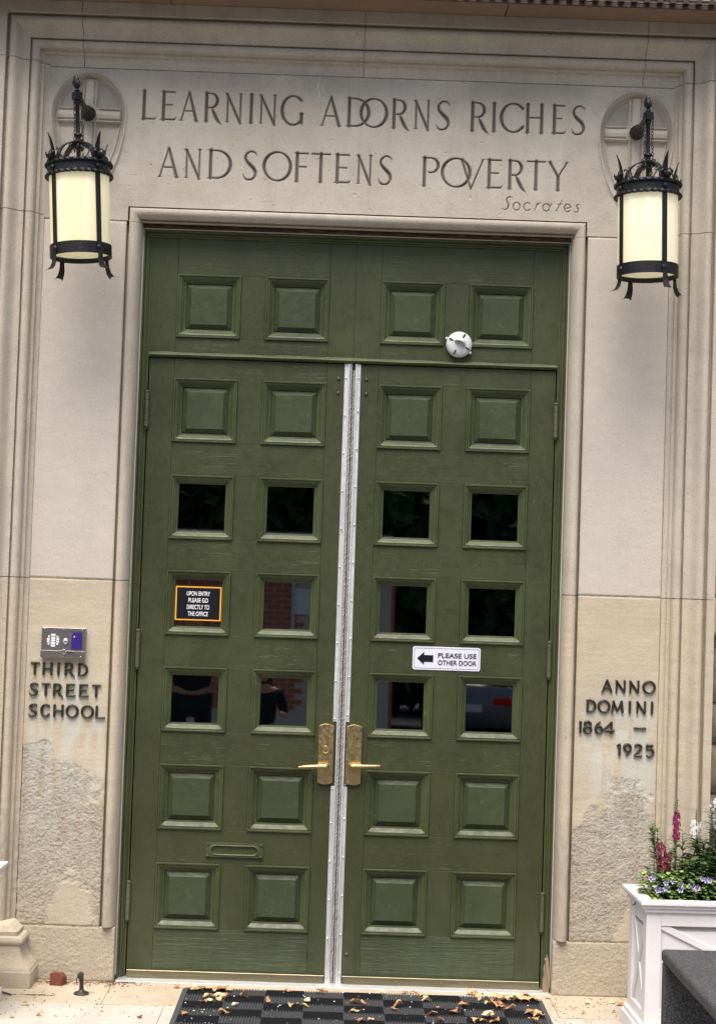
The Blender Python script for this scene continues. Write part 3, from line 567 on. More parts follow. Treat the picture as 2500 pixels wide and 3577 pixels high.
def top_block(a, b, corner, seed):
    if corner == 'L': path = [('L', 4.055), ('CL', 0)] + run(-1.38, b)
    elif corner == 'R': path = run(a, 1.38) + [('CR', 0), ('R', 4.055)]
    else: path = run(a, b)
    o = sweep('stone_block', 'mould_top', outer if corner else outer_t, X0, Z0, path, fac, .0008, seed=seed)
    a2 = -X0 if corner == 'L' else a; b2 = X0 if corner == 'R' else b
    me = o.data; bm = bmesh.new(); bm.from_mesh(me)
    for (x0, x1, y0, y1, z0, z1) in [(a2, b2, 0, .04, 4.0465, 4.0745)] + ([(a2 - .2125, b2 + .0, -.1145, 0, 4.2865, 4.305)] if corner == 'L' else [(a2, b2 + .2125, -.1145, 0, 4.2865, 4.305)] if corner == 'R' else []):
        vs = [bm.verts.new(v) for v in ((x0, y0, z0), (x1, y0, z0), (x1, y1, z0), (x0, y1, z0), (x0, y0, z1), (x1, y0, z1), (x1, y1, z1), (x0, y1, z1))]
        for f in ((3, 2, 1, 0), (4, 5, 6, 7), (0, 1, 5, 4), (1, 2, 6, 5), (2, 3, 7, 6), (3, 0, 4, 7)): bm.faces.new([vs[i] for i in f])
    bm.to_mesh(me); bm.free()
top_block(0, -1.2475, 'L', 51); top_block(-1.2440, .002, None, 52); top_block(.0055, 1.2555, None, 53); top_block(1.259, 0, 'R', 54)
# mortar in the vertical joints of the lintel, just behind the profile
for xj in (-1.2457, .0037, 1.2573):
    pr = [(u, p - .004) for u, p in outer_t]; vs = [(xj + d, -p, Z0 + u) for d in (-.0022, .0022) for u, p in pr] ; k = len(pr)
    MB().add(vs, [(i, i + 1, k + i + 1, k + i) for i in range(k - 1)]).build('mortar', 'mortar', fac)
# moulded bases of the outer uprights
for s in (-1, 1):
    lv = [(.262,-.006),(.258,0),(.244,.012),(.232,.029),(.214,.029),(.213,.036),(.209,.046),(.200,.053),(.190,.055),(.180,.052),(.173,.044),(.171,.044),(.170,.046),(.150,.048),(.125,.056),(.105,.070),(.088,.088),(.078,.094),(.070,.095),(.067,.098),(.040,.100),(.012,.100),(0,.098)]
    m = MB(); V = []
    for z, o in lv:
        xi, xo = X0 - .008, X0 + .2125
        f_ = -.125 - o * .5; c = [(xi - o, .0), (xi - o, f_ + .010), (xi - o + .003, f_ + .003), (xi - o + .010, f_), (xo + o * .4, f_), (xo + o * .4, .04)]
        V += [(s * x, y, z) for x, y in c]
    k = 6; F = [(i * k + j, i * k + j + 1, (i + 1) * k + j + 1, (i + 1) * k + j) for i in range(len(lv) - 1) for j in range(k - 1)] + [tuple(range(k)), tuple(range((len(lv) - 1) * k, len(lv) * k))]
    m.add(V, F).build('moulded_base', 'mould_low', fac, smooth=True).data.set_sharp_from_angle(angle=R(24))
# projecting brown cornice with dark bars standing on it
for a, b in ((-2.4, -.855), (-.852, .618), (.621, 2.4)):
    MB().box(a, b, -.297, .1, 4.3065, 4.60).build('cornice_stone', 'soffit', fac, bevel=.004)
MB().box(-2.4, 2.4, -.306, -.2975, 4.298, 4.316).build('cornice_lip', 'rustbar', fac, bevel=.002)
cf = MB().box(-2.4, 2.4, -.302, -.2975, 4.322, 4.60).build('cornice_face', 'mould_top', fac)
MB().box(-2.4, 2.4, -.309, -.3025, 4.333, 4.338).build('rail', 'rustbar', fac)
bar = MB().box(-.008, .008, -.016, 0, 0, .27).add([(-.018, -.016, 0), (.010, -.016, 0), (.008, -.016, .022), (-.008, -.016, .022), (-.018, 0, 0), (.010, 0, 0), (.008, 0, .022), (-.008, 0, .022)], [(0, 1, 2, 3), (4, 7, 6, 5), (0, 3, 7, 4), (1, 5, 6, 2), (0, 4, 5, 1)]).mesh('bar', 'rustbar')
for k in range(22): inst(bar, 'bar', fac, (1.144 * .9642 + .0556 * (k - 13), -.309, 4.3165))

# brick and rough stone wall beyond the right edge of the doorway
bw = thing('brick_wall', 'red brick wall on a rough stone foot right of the stone doorway', 'wall')
MB().box(1.612, 3.4, .03, .3, 0, 4.6).build('mortar', 'mortar', bw)
MB().box(-3.4, -1.612, .03, .3, 0, 4.6).build('mortar', 'mortar', bw)
br = MB().box(0, .205, 0, .05, 0, .066).mesh('brick', 'brick')
for k in range(36):
    z = 1.775 + k * .0765
    for x in ((1.625, 1.84, 2.055) if k % 2 else (1.625 - .107, 1.735, 1.95)):
        x0 = max(x, 1.614); o = inst(br, 'brick', bw, (x0, .012 + .003 * math.sin(k * 7 + x * 9), z)); o.scale.x = (x + .205 - x0) / .205
wt = MB().box(1.614, 2.6, -.035, .05, 1.60, 1.765).build('water_table_stone', 'mould_low', bw, bevel=.02, seg=3)
rnd = random.Random(4)
z = 0.0
for hgt in (.26, .19, .24, .21, .22, .18, .26):
    x = 1.615
    for k in range(3):
        w_ = rnd.uniform(.22, .42); m = MB()
        n_ = 9; xs_ = np.linspace(x, x + w_ - .012, n_); zs_ = np.linspace(z + .006, z + hgt - .006, n_)
        Xg, Zg = np.meshgrid(xs_, zs_, indexing='ij'); e = np.minimum.reduce([Xg - xs_[0], xs_[-1] - Xg, Zg - zs_[0], zs_[-1] - Zg]); Yg = .02 - .035 * sstep(0, .05, e) - (fbm(Xg, Zg, 25, 3, 7) - .5) * .03
        m.add(list(zip(Xg.ravel(), Yg.ravel(), Zg.ravel())), [(i * n_ + j, (i + 1) * n_ + j, (i + 1) * n_ + j + 1, i * n_ + j + 1) for i in range(n_ - 1) for j in range(n_ - 1)]).build('rough_stone', 'rock', bw, smooth=True)
        x += w_
    z += hgt

# ------------------------------------------------------------------ DOOR FRAME
YD = .085
fr_ = thing('door_frame', 'dark green painted timber frame set inside the stone surround', 'door frame')
fp = [(0, -.050), (-.0, -.058), (-.004, -.056), (-.010, -.058), (-.013, -.064), (-.013, -.070), (-.018, -.068), (-.023, -.070), (-.0235, -.076), (-.028, -.075), (-.031, -.078), (-.0315, -.086), (-.040, -.087), (-.0402, -.20)]
sweep('frame_jamb', 'paint_m', fp, .960, 3.338, [('L', .0)] + leg('L', .02, 3.28, .05) + [('CL', 0)] + run(-.9, .9) + [('CR', 0)] + leg('R', 3.28, .02, .05) + [('R', .0)], fr_, .0005, seed=71)
MB().box(-.9615, -.9555, .050, .0565, .02, 3.345).build('caulk_line', 'caulk', fr_, bevel=.001)
MB().box(.9555, .9610, .050, .0565, .02, 3.345).build('caulk_line', 'caulk', fr_, bevel=.001)
MB().box(-.96, .96, .046, .09, 3.3405, 3.357).build('rusty_lintel', 'rust', fr_)
MB().box(-.955, .955, .0465, .060, 3.3375, 3.3415).build('drip_edge', 'mould_top', fr_)
MB().box(-.921, .921, YD + .02, YD + .12, 2.770, 2.792).build('transom_bar', 'paint_h', fr_)
bead = [(YD + .0, 2.7905), (YD - .001, 2.789), (YD - .004, 2.7885), (YD - .010, 2.787)] + [(YD - .008 - .012 * math.sin(math.pi * i / 8), 2.787 - .021 * i / 8) for i in range(1, 9)] + [(YD - .004, 2.766), (YD + .02, 2.766)]
bm_ = MB(); nb = len(bead); xsb = np.linspace(-.917, .917, 60)
bm_.add([(x, y + .0008 * math.sin(x * 31), z + .0007 * math.sin(x * 23 + y * 90)) for x in xsb for y, z in bead], [(i * nb + j, i * nb + j + 1, (i + 1) * nb + j + 1, (i + 1) * nb + j) for i in range(59) for j in range(nb - 1)]).build('transom_bead', 'paint_m', fr_, smooth=True)
MB().box(-.95, .95, .005, .17, -.004, .0045).build('threshold', 'alu', fr_, bevel=.002)
# broken bare patch at the foot of the right jamb
MB().prism([(.926, .0), (.953, .0), (.956, .06), (.953, .10), (.949, .135), (.942, .168), (.940, .150), (.934, .142), (.936, .12), (.929, .10), (.932, .07), (.927, .05)], .038, .075).build('rotten_wood', 'barewood', fr_)

# moulding ring and raised panel, shared by every opening
PW, PH = .2865, .2880
def ring_mesh(name, prof, w, h, m, jit=.0004):
    V = []; k = len(prof); ns = 10
    per = []
    for side in range(4):
        for i in range(ns): per.append((side, i / ns))
    for sd_, t in per:
        for u, y in prof:
            hx, hz = w / 2 - u, h / 2 - u
            c = [(-hx, -hz), (hx, -hz), (hx, hz), (-hx, hz)]; a = c[sd_]; b = c[(sd_ + 1) % 4]
            V.append((a[0] + (b[0] - a[0]) * t, y, a[1] + (b[1] - a[1]) * t))
    V = np.array(V); V[:, 1] += (fbm(V[:, 0] + 4, V[:, 2] + 4, 60, 3, 5) - .5) * jit * 4; N = len(per)
    F = [(i * k + j, ((i + 1) % N) * k + j, ((i + 1) % N) * k + j + 1, i * k + j + 1) for i in range(N) for j in range(k - 1)]
    mb = MB(); mb.add(V, F); return mb.mesh(name, m, smooth=True)
mp = [(0, .001), (0, -.0065), (.0015, -.0085), (.007, -.0085), (.0085, -.006), (.0088, -.003), (.011, -.004), (.015, -.003), (.020, .001), (.026, .008), (.031, .012), (.0315, .015), (.035, .0155), (.0385, .0165), (.039, .024)]
ring_me = ring_mesh('panel_moulding', mp, PW, PH, 'paint_m')
def panel_mesh():
    w, h = PW - .076, PH - .076; b = .024; y0, y1 = .0235, .0045
    n_ = 26; xs_ = np.linspace(-w / 2, w / 2, n_); zs_ = np.linspace(-h / 2, h / 2, n_)
    xs_ = np.sort(np.append(xs_, [-w / 2 + b, w / 2 - b])); zs_ = np.sort(np.append(zs_, [-h / 2 + b, h / 2 - b])); n_ = len(xs_)
    Xg, Zg = np.meshgrid(xs_, zs_, indexing='ij'); e = np.minimum(w / 2 - np.abs(Xg), h / 2 - np.abs(Zg))
    Yg = y0 + (y1 + .003 - y0) * np.clip(e / b, 0, 1) - .003 * (e > b - 1e-6) + (fbm(Xg + 3, Zg + 3, 18, 4, 9) - .5) * .0022
    mb = MB(); mb.add(list(zip(Xg.ravel(), Yg.ravel(), Zg.ravel())), [(i * n_ + j, (i + 1) * n_ + j, (i + 1) * n_ + j + 1, i * n_ + j + 1) for i in range(n_ - 1) for j in range(n_ - 1)])
    me = mb.mesh('raised_panel', 'paint_s', smooth='all'); me.set_sharp_from_angle(angle=R(14)); return me
panel_me = panel_mesh()
glass_me = MB().box(-PW / 2 + .033, PW / 2 - .033, 0, .004, -PH / 2 + .033, PH / 2 - .033).mesh('glass_pane', 'glass')
CXs = (-.658, -.2605, .2605, .658)
ROW = {0: (2.859, 3.145), 1: (2.387, 2.675), 2: (1.951, 2.239), 3: (1.523, 1.811), 4: (1.093, 1.381), 5: (.660, .948), 6: (.222, .512)}
def board(x0, x1, z0, z1, m, parent, name):
    return MB().box(x0 + .0003, x1 - .0003, YD, YD + .05, z0 + .0003, z1 - .0003).build(name, m, parent, bevel=.0009, seg=1)
def opening(parent, cx, row, kind):
    z0, z1 = ROW[row]; cz = (z0 + z1) / 2; sc_ = (1, 1, (z1 - z0) / PH)
    inst(ring_me, 'panel_moulding', parent, (cx, YD, cz), scale=sc_)
    if kind == 'panel': inst(panel_me, 'raised_panel', parent, (cx, YD, cz), scale=sc_)
    else:
        yaw = R(2.2) if cx < 0 else R(.6)
        inst(glass_me, 'glass_pane', parent, (cx, YD + .022, cz), rot=(R(-1.0), 0, yaw), scale=sc_)
# transom
tr_ = thing('transom_panel', 'fixed green timber panel above the double doors with four small raised squares', 'door panel')
zt0, zt1 = 2.7905, 3.312
board(-.921, -.8015, zt0, zt1, 'paint_v', tr_, 'stile'); board(.8015, .921, zt0, zt1, 'paint_v', tr_, 'stile')
board(-.8015, -.1175, ROW[0][1], zt1, 'paint_h', tr_, 'rail'); board(.1175, .8015, ROW[0][1], zt1, 'paint_h', tr_, 'rail')
board(-.8015, -.1175, zt0, ROW[0][0], 'paint_h', tr_, 'rail'); board(.1175, .8015, zt0, ROW[0][0], 'paint_h', tr_, 'rail')
board(-.5147, -.4037, *ROW[0], 'paint_v', tr_, 'muntin'); board(.4037, .5147, *ROW[0], 'paint_v', tr_, 'muntin')
board(-.1175, 0, zt0, zt1, 'paint_v', tr_, 'stile'); board(0, .1175, zt0, zt1, 'paint_v', tr_, 'stile')
for cx in CXs: opening(tr_, cx, 0, 'panel')

def knob(parent, x, z, r=.0085, m='paint_m', y=YD, name='bolt'):
    return MB().lathe([(r, .001), (r, -.001), (r * .85, -.004), (r * .4, -.0065), (.0005, -.007)], (x, y, z), 'y', 14).build(name, m, parent, smooth=True)
def hinge(parent, x, z0, z1):
    y = YD - .012; r = .0098; m = MB(); prof = [(.001, z0 - .012), (.005, z0 - .010), (.007, z0 - .006), (.004, z0 - .002), (r, z0)]
    k = 5
    for i in range(k):
        a = z0 + (z1 - z0) * i / k; b = z0 + (z1 - z0) * (i + 1) / k
        prof += [(r, a + .001), (r, b - .0012), (r * .8, b - .0008), (r * .8, b)]
    prof += [(r, z1), (r, z1 + .002), (.005, z1 + .003), (.0098, z1 + .006), (.0088, z1 + .010), (.003, z1 + .014), (.0006, z1 + .0145)]
    m.lathe(prof, (x, y, 0), 'z', 12); return m.build('hinge', 'hinge_paint', parent, smooth=True)
def leaf_door(s, label):
    d = thing('door', label, 'door')
    X = lambda a, b: (min(s * a, s * b), max(s * a, s * b))
    zb, zt = .040, 2.762
    board(*X(.915, .8015), zb, zt, 'paint_v', d, 'stile'); board(*X(.1175, .003), zb, zt, 'paint_v', d, 'stile')
    edges = [zb] + [v for r_ in (6, 5, 4, 3, 2, 1) for v in ROW[r_]] + [zt]
    for i in range(0, len(edges), 2):
        o = board(*X(.8015, .1175), edges[i], edges[i + 1], 'paint_w' if i == 0 else 'paint_h', d, 'rail')
    for r_ in range(1, 7):
        board(*X(.5147, .4037), *ROW[r_], 'paint_v', d, 'muntin')
        for cx in (s * .658, s * .2605): opening(d, cx, r_, 'glass' if r_ in (2, 3, 4) else 'panel')
    # bottom sweep
    sw_ = MB().prism([(0, 0), (1, 0), (1, 1), (0, 1)], 0, 1)
    a, b = X(.912, .040)
    MB().add([(x, y, z) for x in (a, b) for y, z in ((YD, .040), (YD - .0145, .0395), (YD - .016, .037), (YD - .018, .006), (YD - .014, .004), (YD, .004))], [(0, 1, 7, 6), (1, 2, 8, 7), (2, 3, 9, 8), (3, 4, 10, 9), (4, 5, 11, 10), (0, 6, 11, 5), (0, 5, 4, 3, 2, 1), (6, 7, 8, 9, 10, 11)]).build('door_sweep', 'sweep', d)
    MB().box(a, b, YD - .012, YD - .002, -.003, .004).build('rubber_seal', 'rubber', d)
    for k in range(5): knob(d, s * (.885 - k * .202), .022, .0048, 'sweep', YD - .017, 'screw')
    for z in (2.695, 2.630): knob(d, s * .0625, z)
    if s > 0: knob(d, .058, .132)
    # aluminium astragal strip
    if s < 0: fl, rd = (-.037, -.020), (-.020, -.013)
    else: fl, rd = (.020, .036), (.0115, .020)
    for z0, z1 in ((-.001, .872), (1.158, 2.763)):
        m = MB(); m.box(fl[0], fl[1], YD - .004, YD - .0002, z0, z1); m.build('astragal_strip', 'alu', d, bevel=.0008, seg=1)
    MB().prism([(rd[0], 0), (rd[1], 0), (rd[1], 1), (rd[0], 1)], 0, 1)
    MB().box(rd[0], rd[1], YD - .010, YD - .0002, -.001, 2.763).build('astragal_ridge', 'alu', d, bevel=.002, seg=2)
    zz = [.03, .2, .37, .54, .71, .86, 1.17, 1.34, 1.51, 1.68, 1.85, 2.02, 2.19, 2.36, 2.53, 2.70]
    for z in zz: knob(d, s * .029 - .001, z + (.02 if s > 0 else 0) * (z < 2.6), .0040, 'alu', YD - .004, 'screw')
    # brush
    xb0, xb1 = (-.0128, -.0012) if s < 0 else (.0012, .0112)
    zs_ = np.arange(-.012 if s < 0 else -.002, 2.772 if s < 0 else 2.735, .006); V = []
    rr = random.Random(8 + s)
    for z in zs_:
        j = rr.uniform(-.0012, .0012); V += [(xb0, YD, z), (xb0 + .002, YD - .008 + j, z), ((xb0 + xb1) / 2 + j, YD - .011 + j, z + rr.uniform(-.001, .001)), (xb1 - .002 + j, YD - .008 - j, z), (xb1, YD, z)]
    MB().add(V, [(i * 5 + j, i * 5 + j + 1, i * 5 + j + 6, i * 5 + j + 5) for i in range(len(zs_) - 1) for j in range(4)]).build('brush_seal', 'brush', d)
    # hinges
    for z0, z1 in (((2.450, 2.600), (1.374, 1.530), (.258, .416)) if s < 0 else ((2.462, 2.605), (1.386, 1.536), (.262, .420))): hinge(d, s * .918, z0, z1)
    # brass handle plate and lever
    xa, xb = (-.0985, -.0305) if s < 0 else (.0255, .0945)
    zc0, zc1 = .879, 1.149; xm = (xa + xb) / 2; hw = (xb - xa) / 2
    pts = []
    for i in range(13): t = -1 + 2 * i / 12; pts.append((xm + hw * t, zc0 + .010 * t * t))
    for i in range(13): t = 1 - 2 * i / 12; pts.append((xm + hw * t, zc1 - .010 * t * t))
    o = MB().prism(pts, YD - .016, YD - .0005).build('handle_plate', 'brass', d, bevel=.002)
    xp = -.058 if s < 0 else .050; zl = .963 if s < 0 else .967
    MB().lathe([(.013, YD - .016), (.013, YD - .020), (.0105, YD - .024), (.0095, YD - .050), (.006, YD - .054)], (xp, 0, zl), 'y', 18).build('lever_rose', 'brass', d, smooth=True)
    xe = -.183 if s < 0 else .179; ze = zl - .012 * 0 + (-.008 if s < 0 else .004)
    path = [(xp + (xe - xp) * t, YD - .048 + .010 * t, zl + (ze - zl) * max(t, 0) ** 1.5) for t in (-.06, .0, .1, .3, .5, .7, .85, 1)]
    MB().tube(path, [.006, .0150, .0150, .0140, .0125, .0110, .0095, .006], 12, flat=.8).build('lever', 'brass', d, smooth=True)
    if s < 0:
        c = (-.065, 0, 1.034)
        kc = MB().lathe([(.0185, YD - .016), (.0185, YD - .020), (.0165, YD - .023), (.0145, YD - .0225), (.0145, YD - .020), (.013, YD - .019), (.0005, YD - .019)], c, 'y', 24).build('key_cylinder', 'brass', d, smooth=True)
        MB().lathe([(.0062, YD - .0192), (.0062, YD - .022), (.0005, YD - .0222)], (-.065, 0, 1.030), 'y', 16).build('key_plug', 'brass', kc, smooth=True)
        MB().box(-.0658, -.0642, YD - .0228, YD - .0221, 1.0255, 1.0335).build('keyhole', 'dark', kc)
        # letter slot
        m = MB(); x0, x1, z0, z1 = -.583, -.3275, .536, .613
        outer_ = [(x0, z0), (x1, z0), (x1, z1), (x0, z1)]
        cx_, cz_ = (x0 + x1) / 2, (z0 + z1) / 2; hl, rr_ = .083, .0205
        st_ = [(cx_ + hl + rr_ * math.cos(a), cz_ + rr_ * math.sin(a)) for a in [R(-90 + 180 * i / 12) for i in range(13)]] + [(cx_ - hl + rr_ * math.cos(a), cz_ + rr_ * math.sin(a)) for a in [R(90 + 180 * i / 12) for i in range(13)]]
        n_ = len(st_)
        def rect_pt(px, pz, e=0):
            dx, dz = px - cx_, pz - cz_; hx, hz = (x1 - x0) / 2 - e, (z1 - z0) / 2 - e; k = min(hx / max(abs(dx), 1e-6), hz / max(abs(dz), 1e-6)); return (cx_ + dx * k, cz_ + dz * k)
        L_ = []
        for (fn, y) in ((lambda p_: rect_pt(*p_), YD), (lambda p_: rect_pt(*p_), YD - .005), (lambda p_: rect_pt(p_[0], p_[1], .005), YD - .009), (lambda p_: (cx_ + (p_[0] - cx_) * 1.06, cz_ + (p_[1] - cz_) * 1.12), YD - .009), (lambda p_: p_, YD - .012), (lambda p_: (cx_ + (p_[0] - cx_) * .97, cz_ + (p_[1] - cz_) * .85), YD - .009), (lambda p_: (cx_ + (p_[0] - cx_) * .96, cz_ + (p_[1] - cz_) * .82), YD - .001)):
            L_ += [(fn(p_)[0], y, fn(p_)[1]) for p_ in st_]
        ms = MB().add(L_, [(i * n_ + j, i * n_ + (j + 1) % n_, (i + 1) * n_ + (j + 1) % n_, (i + 1) * n_ + j) for i in range(6) for j in range(n_)] + [tuple(range(6 * n_, 7 * n_))]).build('letter_slot', 'paint_m', d, smooth=True)
        for sx in (x0 + .011, x1 - .011):
            for sz in (z0 + .013, z1 - .013): knob(ms, sx, sz, .0052, 'paint_m', YD - .009, 'screw')
    return d
DL = leaf_door(-1, 'left green panelled door leaf with six small panes, letter slot and brass lever with keyhole')
DR = leaf_door(1, 'right green panelled door leaf carrying the white arrow sign above its lower panes')
# dark hall behind the panes
hall = MB(); hall.add([(-1.3, .30, 0), (1.3, .30, 0), (1.3, 4, 0), (-1.3, 4, 0), (-1.3, .30, 3.4), (1.3, .30, 3.4), (1.3, 4, 3.4), (-1.3, 4, 3.4)], [(0, 1, 2, 3), (4, 7, 6, 5), (1, 5, 6, 2), (2, 6, 7, 3), (0, 3, 7, 4)])
tag(hall.build('hall_interior', 'interior'), 'dark hall behind the panes of the doors', kind='structure')
MB().box(-1.0, -.95, .15, .30, 0, 3.4).build('jamb_back', 'interior', fr_); MB().box(.95, 1.0, .15, .30, 0, 3.4).build('jamb_back', 'interior', fr_)
def chalk(parent, txt, x0, x1, z, h):
    m = MB(); w = (x1 - x0) / len(txt); rr = random.Random(3)
    for i, ch in enumerate(txt):
        if ch == ' ': continue
        x = x0 + i * w
        segs = {'2': [(0, .8), (.4, 1), (.7, .7), (0, 0), (.7, 0)], '0': [(.1, .2), (.1, .9), (.6, .9), (.6, .1), (.1, .1)], '+': [(.3, .2), (.3, .8)], 'C': [(.7, .9), (.1, .6), (.1, .2), (.7, .1)], 'M': [(0, 0), (.1, 1), (.35, .3), (.6, 1), (.7, 0)],
                'B': [(.1, 0), (.1, 1), (.6, .8), (.1, .5), (.7, .2), (.1, 0)], '4': [(.6, 0), (.5, 1), (.0, .4), (.7, .4)]}.get(ch, [(.1, .5), (.5, .5)])
        for a, b in zip(segs[:-1], segs[1:]):
            p0 = Vector((x + a[0] * w, YD - .0006, z + a[1] * h)); p1 = Vector((x + b[0] * w, YD - .0006, z + b[1] * h)); m.tube([p0, p1], .0009, 4, flat=.4)
    return m.build('chalk_mark', 'chalk', parent)
n = NM('faint_chalk', .9, color=lin(92, 100, 66)); M['chalk'] = n.m
chalk(DL, '20 + C + M + B + 24', -.715, -.29, 1.868, .034); chalk(DR, '20 + C + M + B + 24', .222, .612, 1.866, .032)

# ------------------------------------------------------------------ TEXT helper (built-in font -> mesh)
dg = None
def text_mesh(txt, size, xs=1.0, bold=0.0, depth=.0006, space=1.0):
    cu = bpy.data.curves.new('t', 'FONT'); cu.body = txt; cu.size = size; cu.offset = bold; cu.extrude = depth; cu.align_x = 'CENTER'; cu.align_y = 'CENTER'; cu.space_character = space
    o = bpy.data.objects.new('t', cu); COL.objects.link(o); bpy.context.view_layer.update()
    me = bpy.data.meshes.new_from_object(o.evaluated_get(bpy.context.evaluated_depsgraph_get())); bpy.data.objects.remove(o)
    co = np.zeros(len(me.vertices) * 3); me.vertices.foreach_get('co', co); co = co.reshape(-1, 3)
    c = (co.min(0) + co.max(0)) / 2; co[:, :2] -= c[:2]
    w = co[:, 0].max() - co[:, 0].min(); out = np.stack([co[:, 0] * xs, -co[:, 2], co[:, 1]], -1); me.vertices.foreach_set('co', out.ravel()); me.update()
    return me, w, co[:, 1].max() - co[:, 1].min()
def text_obj(txt, x, y, z, w, h, mat, parent, bold=0, name='lettering'):
    me, w0, h0 = text_mesh(txt, .05, 1, bold); me.materials.clear(); me.materials.append(M[mat])
    o = inst(me, name, parent, (x, y, z)); o.scale = (w / w0, 1, h / h0); return o
def rrect(x0, x1, z0, z1, r, n=5):
    out = []
    for cx, cz, a0 in ((x1 - r, z0 + r, -90), (x1 - r, z1 - r, 0), (x0 + r, z1 - r, 90), (x0 + r, z0 + r, 180)):
        for i in range(n + 1): a = R(a0 + 90 * i / n); out.append((cx + r * math.cos(a), cz + r * math.sin(a)))
    return out
# white arrow sign
s1 = thing('door_sign', 'white rounded sign with black arrow reading please use other door on the right door', 'sign')
MB().prism(rrect(.309, .612, 1.402, 1.506, .010), YD - .003, YD - .0004).build('plate', 'sign_white', s1, bevel=.0008, seg=1)
o_ = rrect(.316, .605, 1.409, 1.499, .006); i_ = rrect(.3175, .6035, 1.4105, 1.4975, .005); k = len(o_)
MB().add([(x, YD - .0034, z) for x, z in o_ + i_], [(a, (a + 1) % k, k + (a + 1) % k, k + a) for a in range(k)]).build('border_line', 'sign_black', s1)
MB().prism([(.329, 1.453), (.360, 1.424), (.360, 1.438), (.401, 1.438), (.401, 1.468), (.360, 1.468), (.360, 1.482)], YD - .0042, YD - .0031).build('arrow', 'sign_black', s1)
text_obj('PLEASE USE', .508, YD - .0040, 1.4685, .172, .0215, 'sign_black', s1, .0006)
text_obj('OTHER DOOR', .508, YD - .0040, 1.4365, .172, .0215, 'sign_black', s1, .0006)
# black office sign on the pane
s2 = thing('window_sign', 'black sign with yellow border telling visitors to go directly to the office', 'sign')
zz0, zz1 = 1.588, 1.7405; yS = YD + .0175
MB().box(-.760, -.555, yS - .0016, yS, zz0, zz1).build('plate', 'sign_yellow', s2)
MB().box(-.754, -.561, yS - .0024, yS - .0018, zz0 + .006, zz1 - .006).build('panel', 'sign_black', s2)
for i, (t_, w_) in enumerate((('UPON ENTRY', .104), ('PLEASE GO', .088), ('DIRECTLY TO', .100), ('THE OFFICE', .090))):
    text_obj(t_, -.6575, yS - .0036, 1.7085 - i * .0302, w_, .0195, 'ink_white', s2, .0003)

# ------------------------------------------------------------------ raised bronze letters
def bronze_letter(ch, x0, x1, z0, h, parent):
    w = (x1 - x0) / h; m = MB(); k = 0
    for st_ in glyph(ch, w, .102, .068):
        k += 1; P = [(x0 + a * h, z0 + b * h, max(c * h, .0009)) for a, b, c in st_]
        V = []
        for i, (x, z, hw) in enumerate(P):
            a = P[max(i - 1, 0)]; b = P[min(i + 1, len(P) - 1)]; dx, dz = b[0] - a[0], b[1] - a[1]; L = math.hypot(dx, dz) or 1; nx_, nz_ = -dz / L, dx / L
            e = .00011 * k
            V += [(x + nx_ * hw, -.0005, z + nz_ * hw), (x + nx_ * hw, -.0085 - e, z + nz_ * hw), (x, -.0115 - e - hw * .35, z), (x - nx_ * hw, -.0085 - e, z - nz_ * hw), (x - nx_ * hw, -.0005, z - nz_ * hw)]
        m.add(V, [(i * 5 + j, i * 5 + j + 1, i * 5 + j + 6, i * 5 + j + 5) for i in range(len(P) - 1) for j in range(4)] + [(0, 1, 2, 3, 4), tuple(range(len(P) * 5 - 5, len(P) * 5))])
    return m.build('letter', 'bronze', parent)
wl = thing('wall_lettering', 'raised dark bronze letters reading third street school on the left pier', 'lettering')
for z0, zr, items in ((1.315, 1.317, [('T', -1.358, -1.319), ('H', -1.306, -1.261), ('I', -1.247, -1.225), ('R', -1.210, -1.165), ('D', -1.153, -1.111)]),
                      (1.225, 0, [('S', -1.360, -1.320), ('T', -1.307, -1.268), ('R', -1.257, -1.212), ('E', -1.201, -1.159), ('E', -1.144, -1.102), ('T', -1.088, -1.049)]),
                      (1.134, 0, [('S', -1.360, -1.320), ('C', -1.306, -1.267), ('H', -1.252, -1.206), ('O', -1.196, -1.143), ('O', -1.130, -1.077), ('L', -1.070, -1.027)])):
    for ch, a, b in items: bronze_letter(ch, FX(a), FX(b), FZ(z0), .0515, wl)
wr = thing('wall_lettering', 'raised dark bronze letters and dates on the right pier above the flower box', 'lettering')
for z0, items in ((1.319, [('A', 1.127, 1.177), ('N', 1.188, 1.234), ('N', 1.248, 1.294), ('O', 1.308, 1.363)]), (1.230, [('D', 1.063, 1.104), ('O', 1.114, 1.167), ('M', 1.171, 1.228), ('I', 1.244, 1.263), ('N', 1.281, 1.325), ('I', 1.340, 1.361)]),
                  (1.138, [('1', 1.022, 1.039), ('8', 1.054, 1.090), ('6', 1.104, 1.137), ('4', 1.143, 1.190), ('-', 1.273, 1.327)]), (1.044, [('1', 1.199, 1.217), ('9', 1.231, 1.264), ('2', 1.276, 1.312), ('5', 1.328, 1.363)])):
    for ch, a, b in items: bronze_letter(ch, FX(a) + (.012 if ch == '1' and a < 1.1 else 0), FX(b) + (.006 if ch == '1' else 0), FZ(z0), .0515, wr)

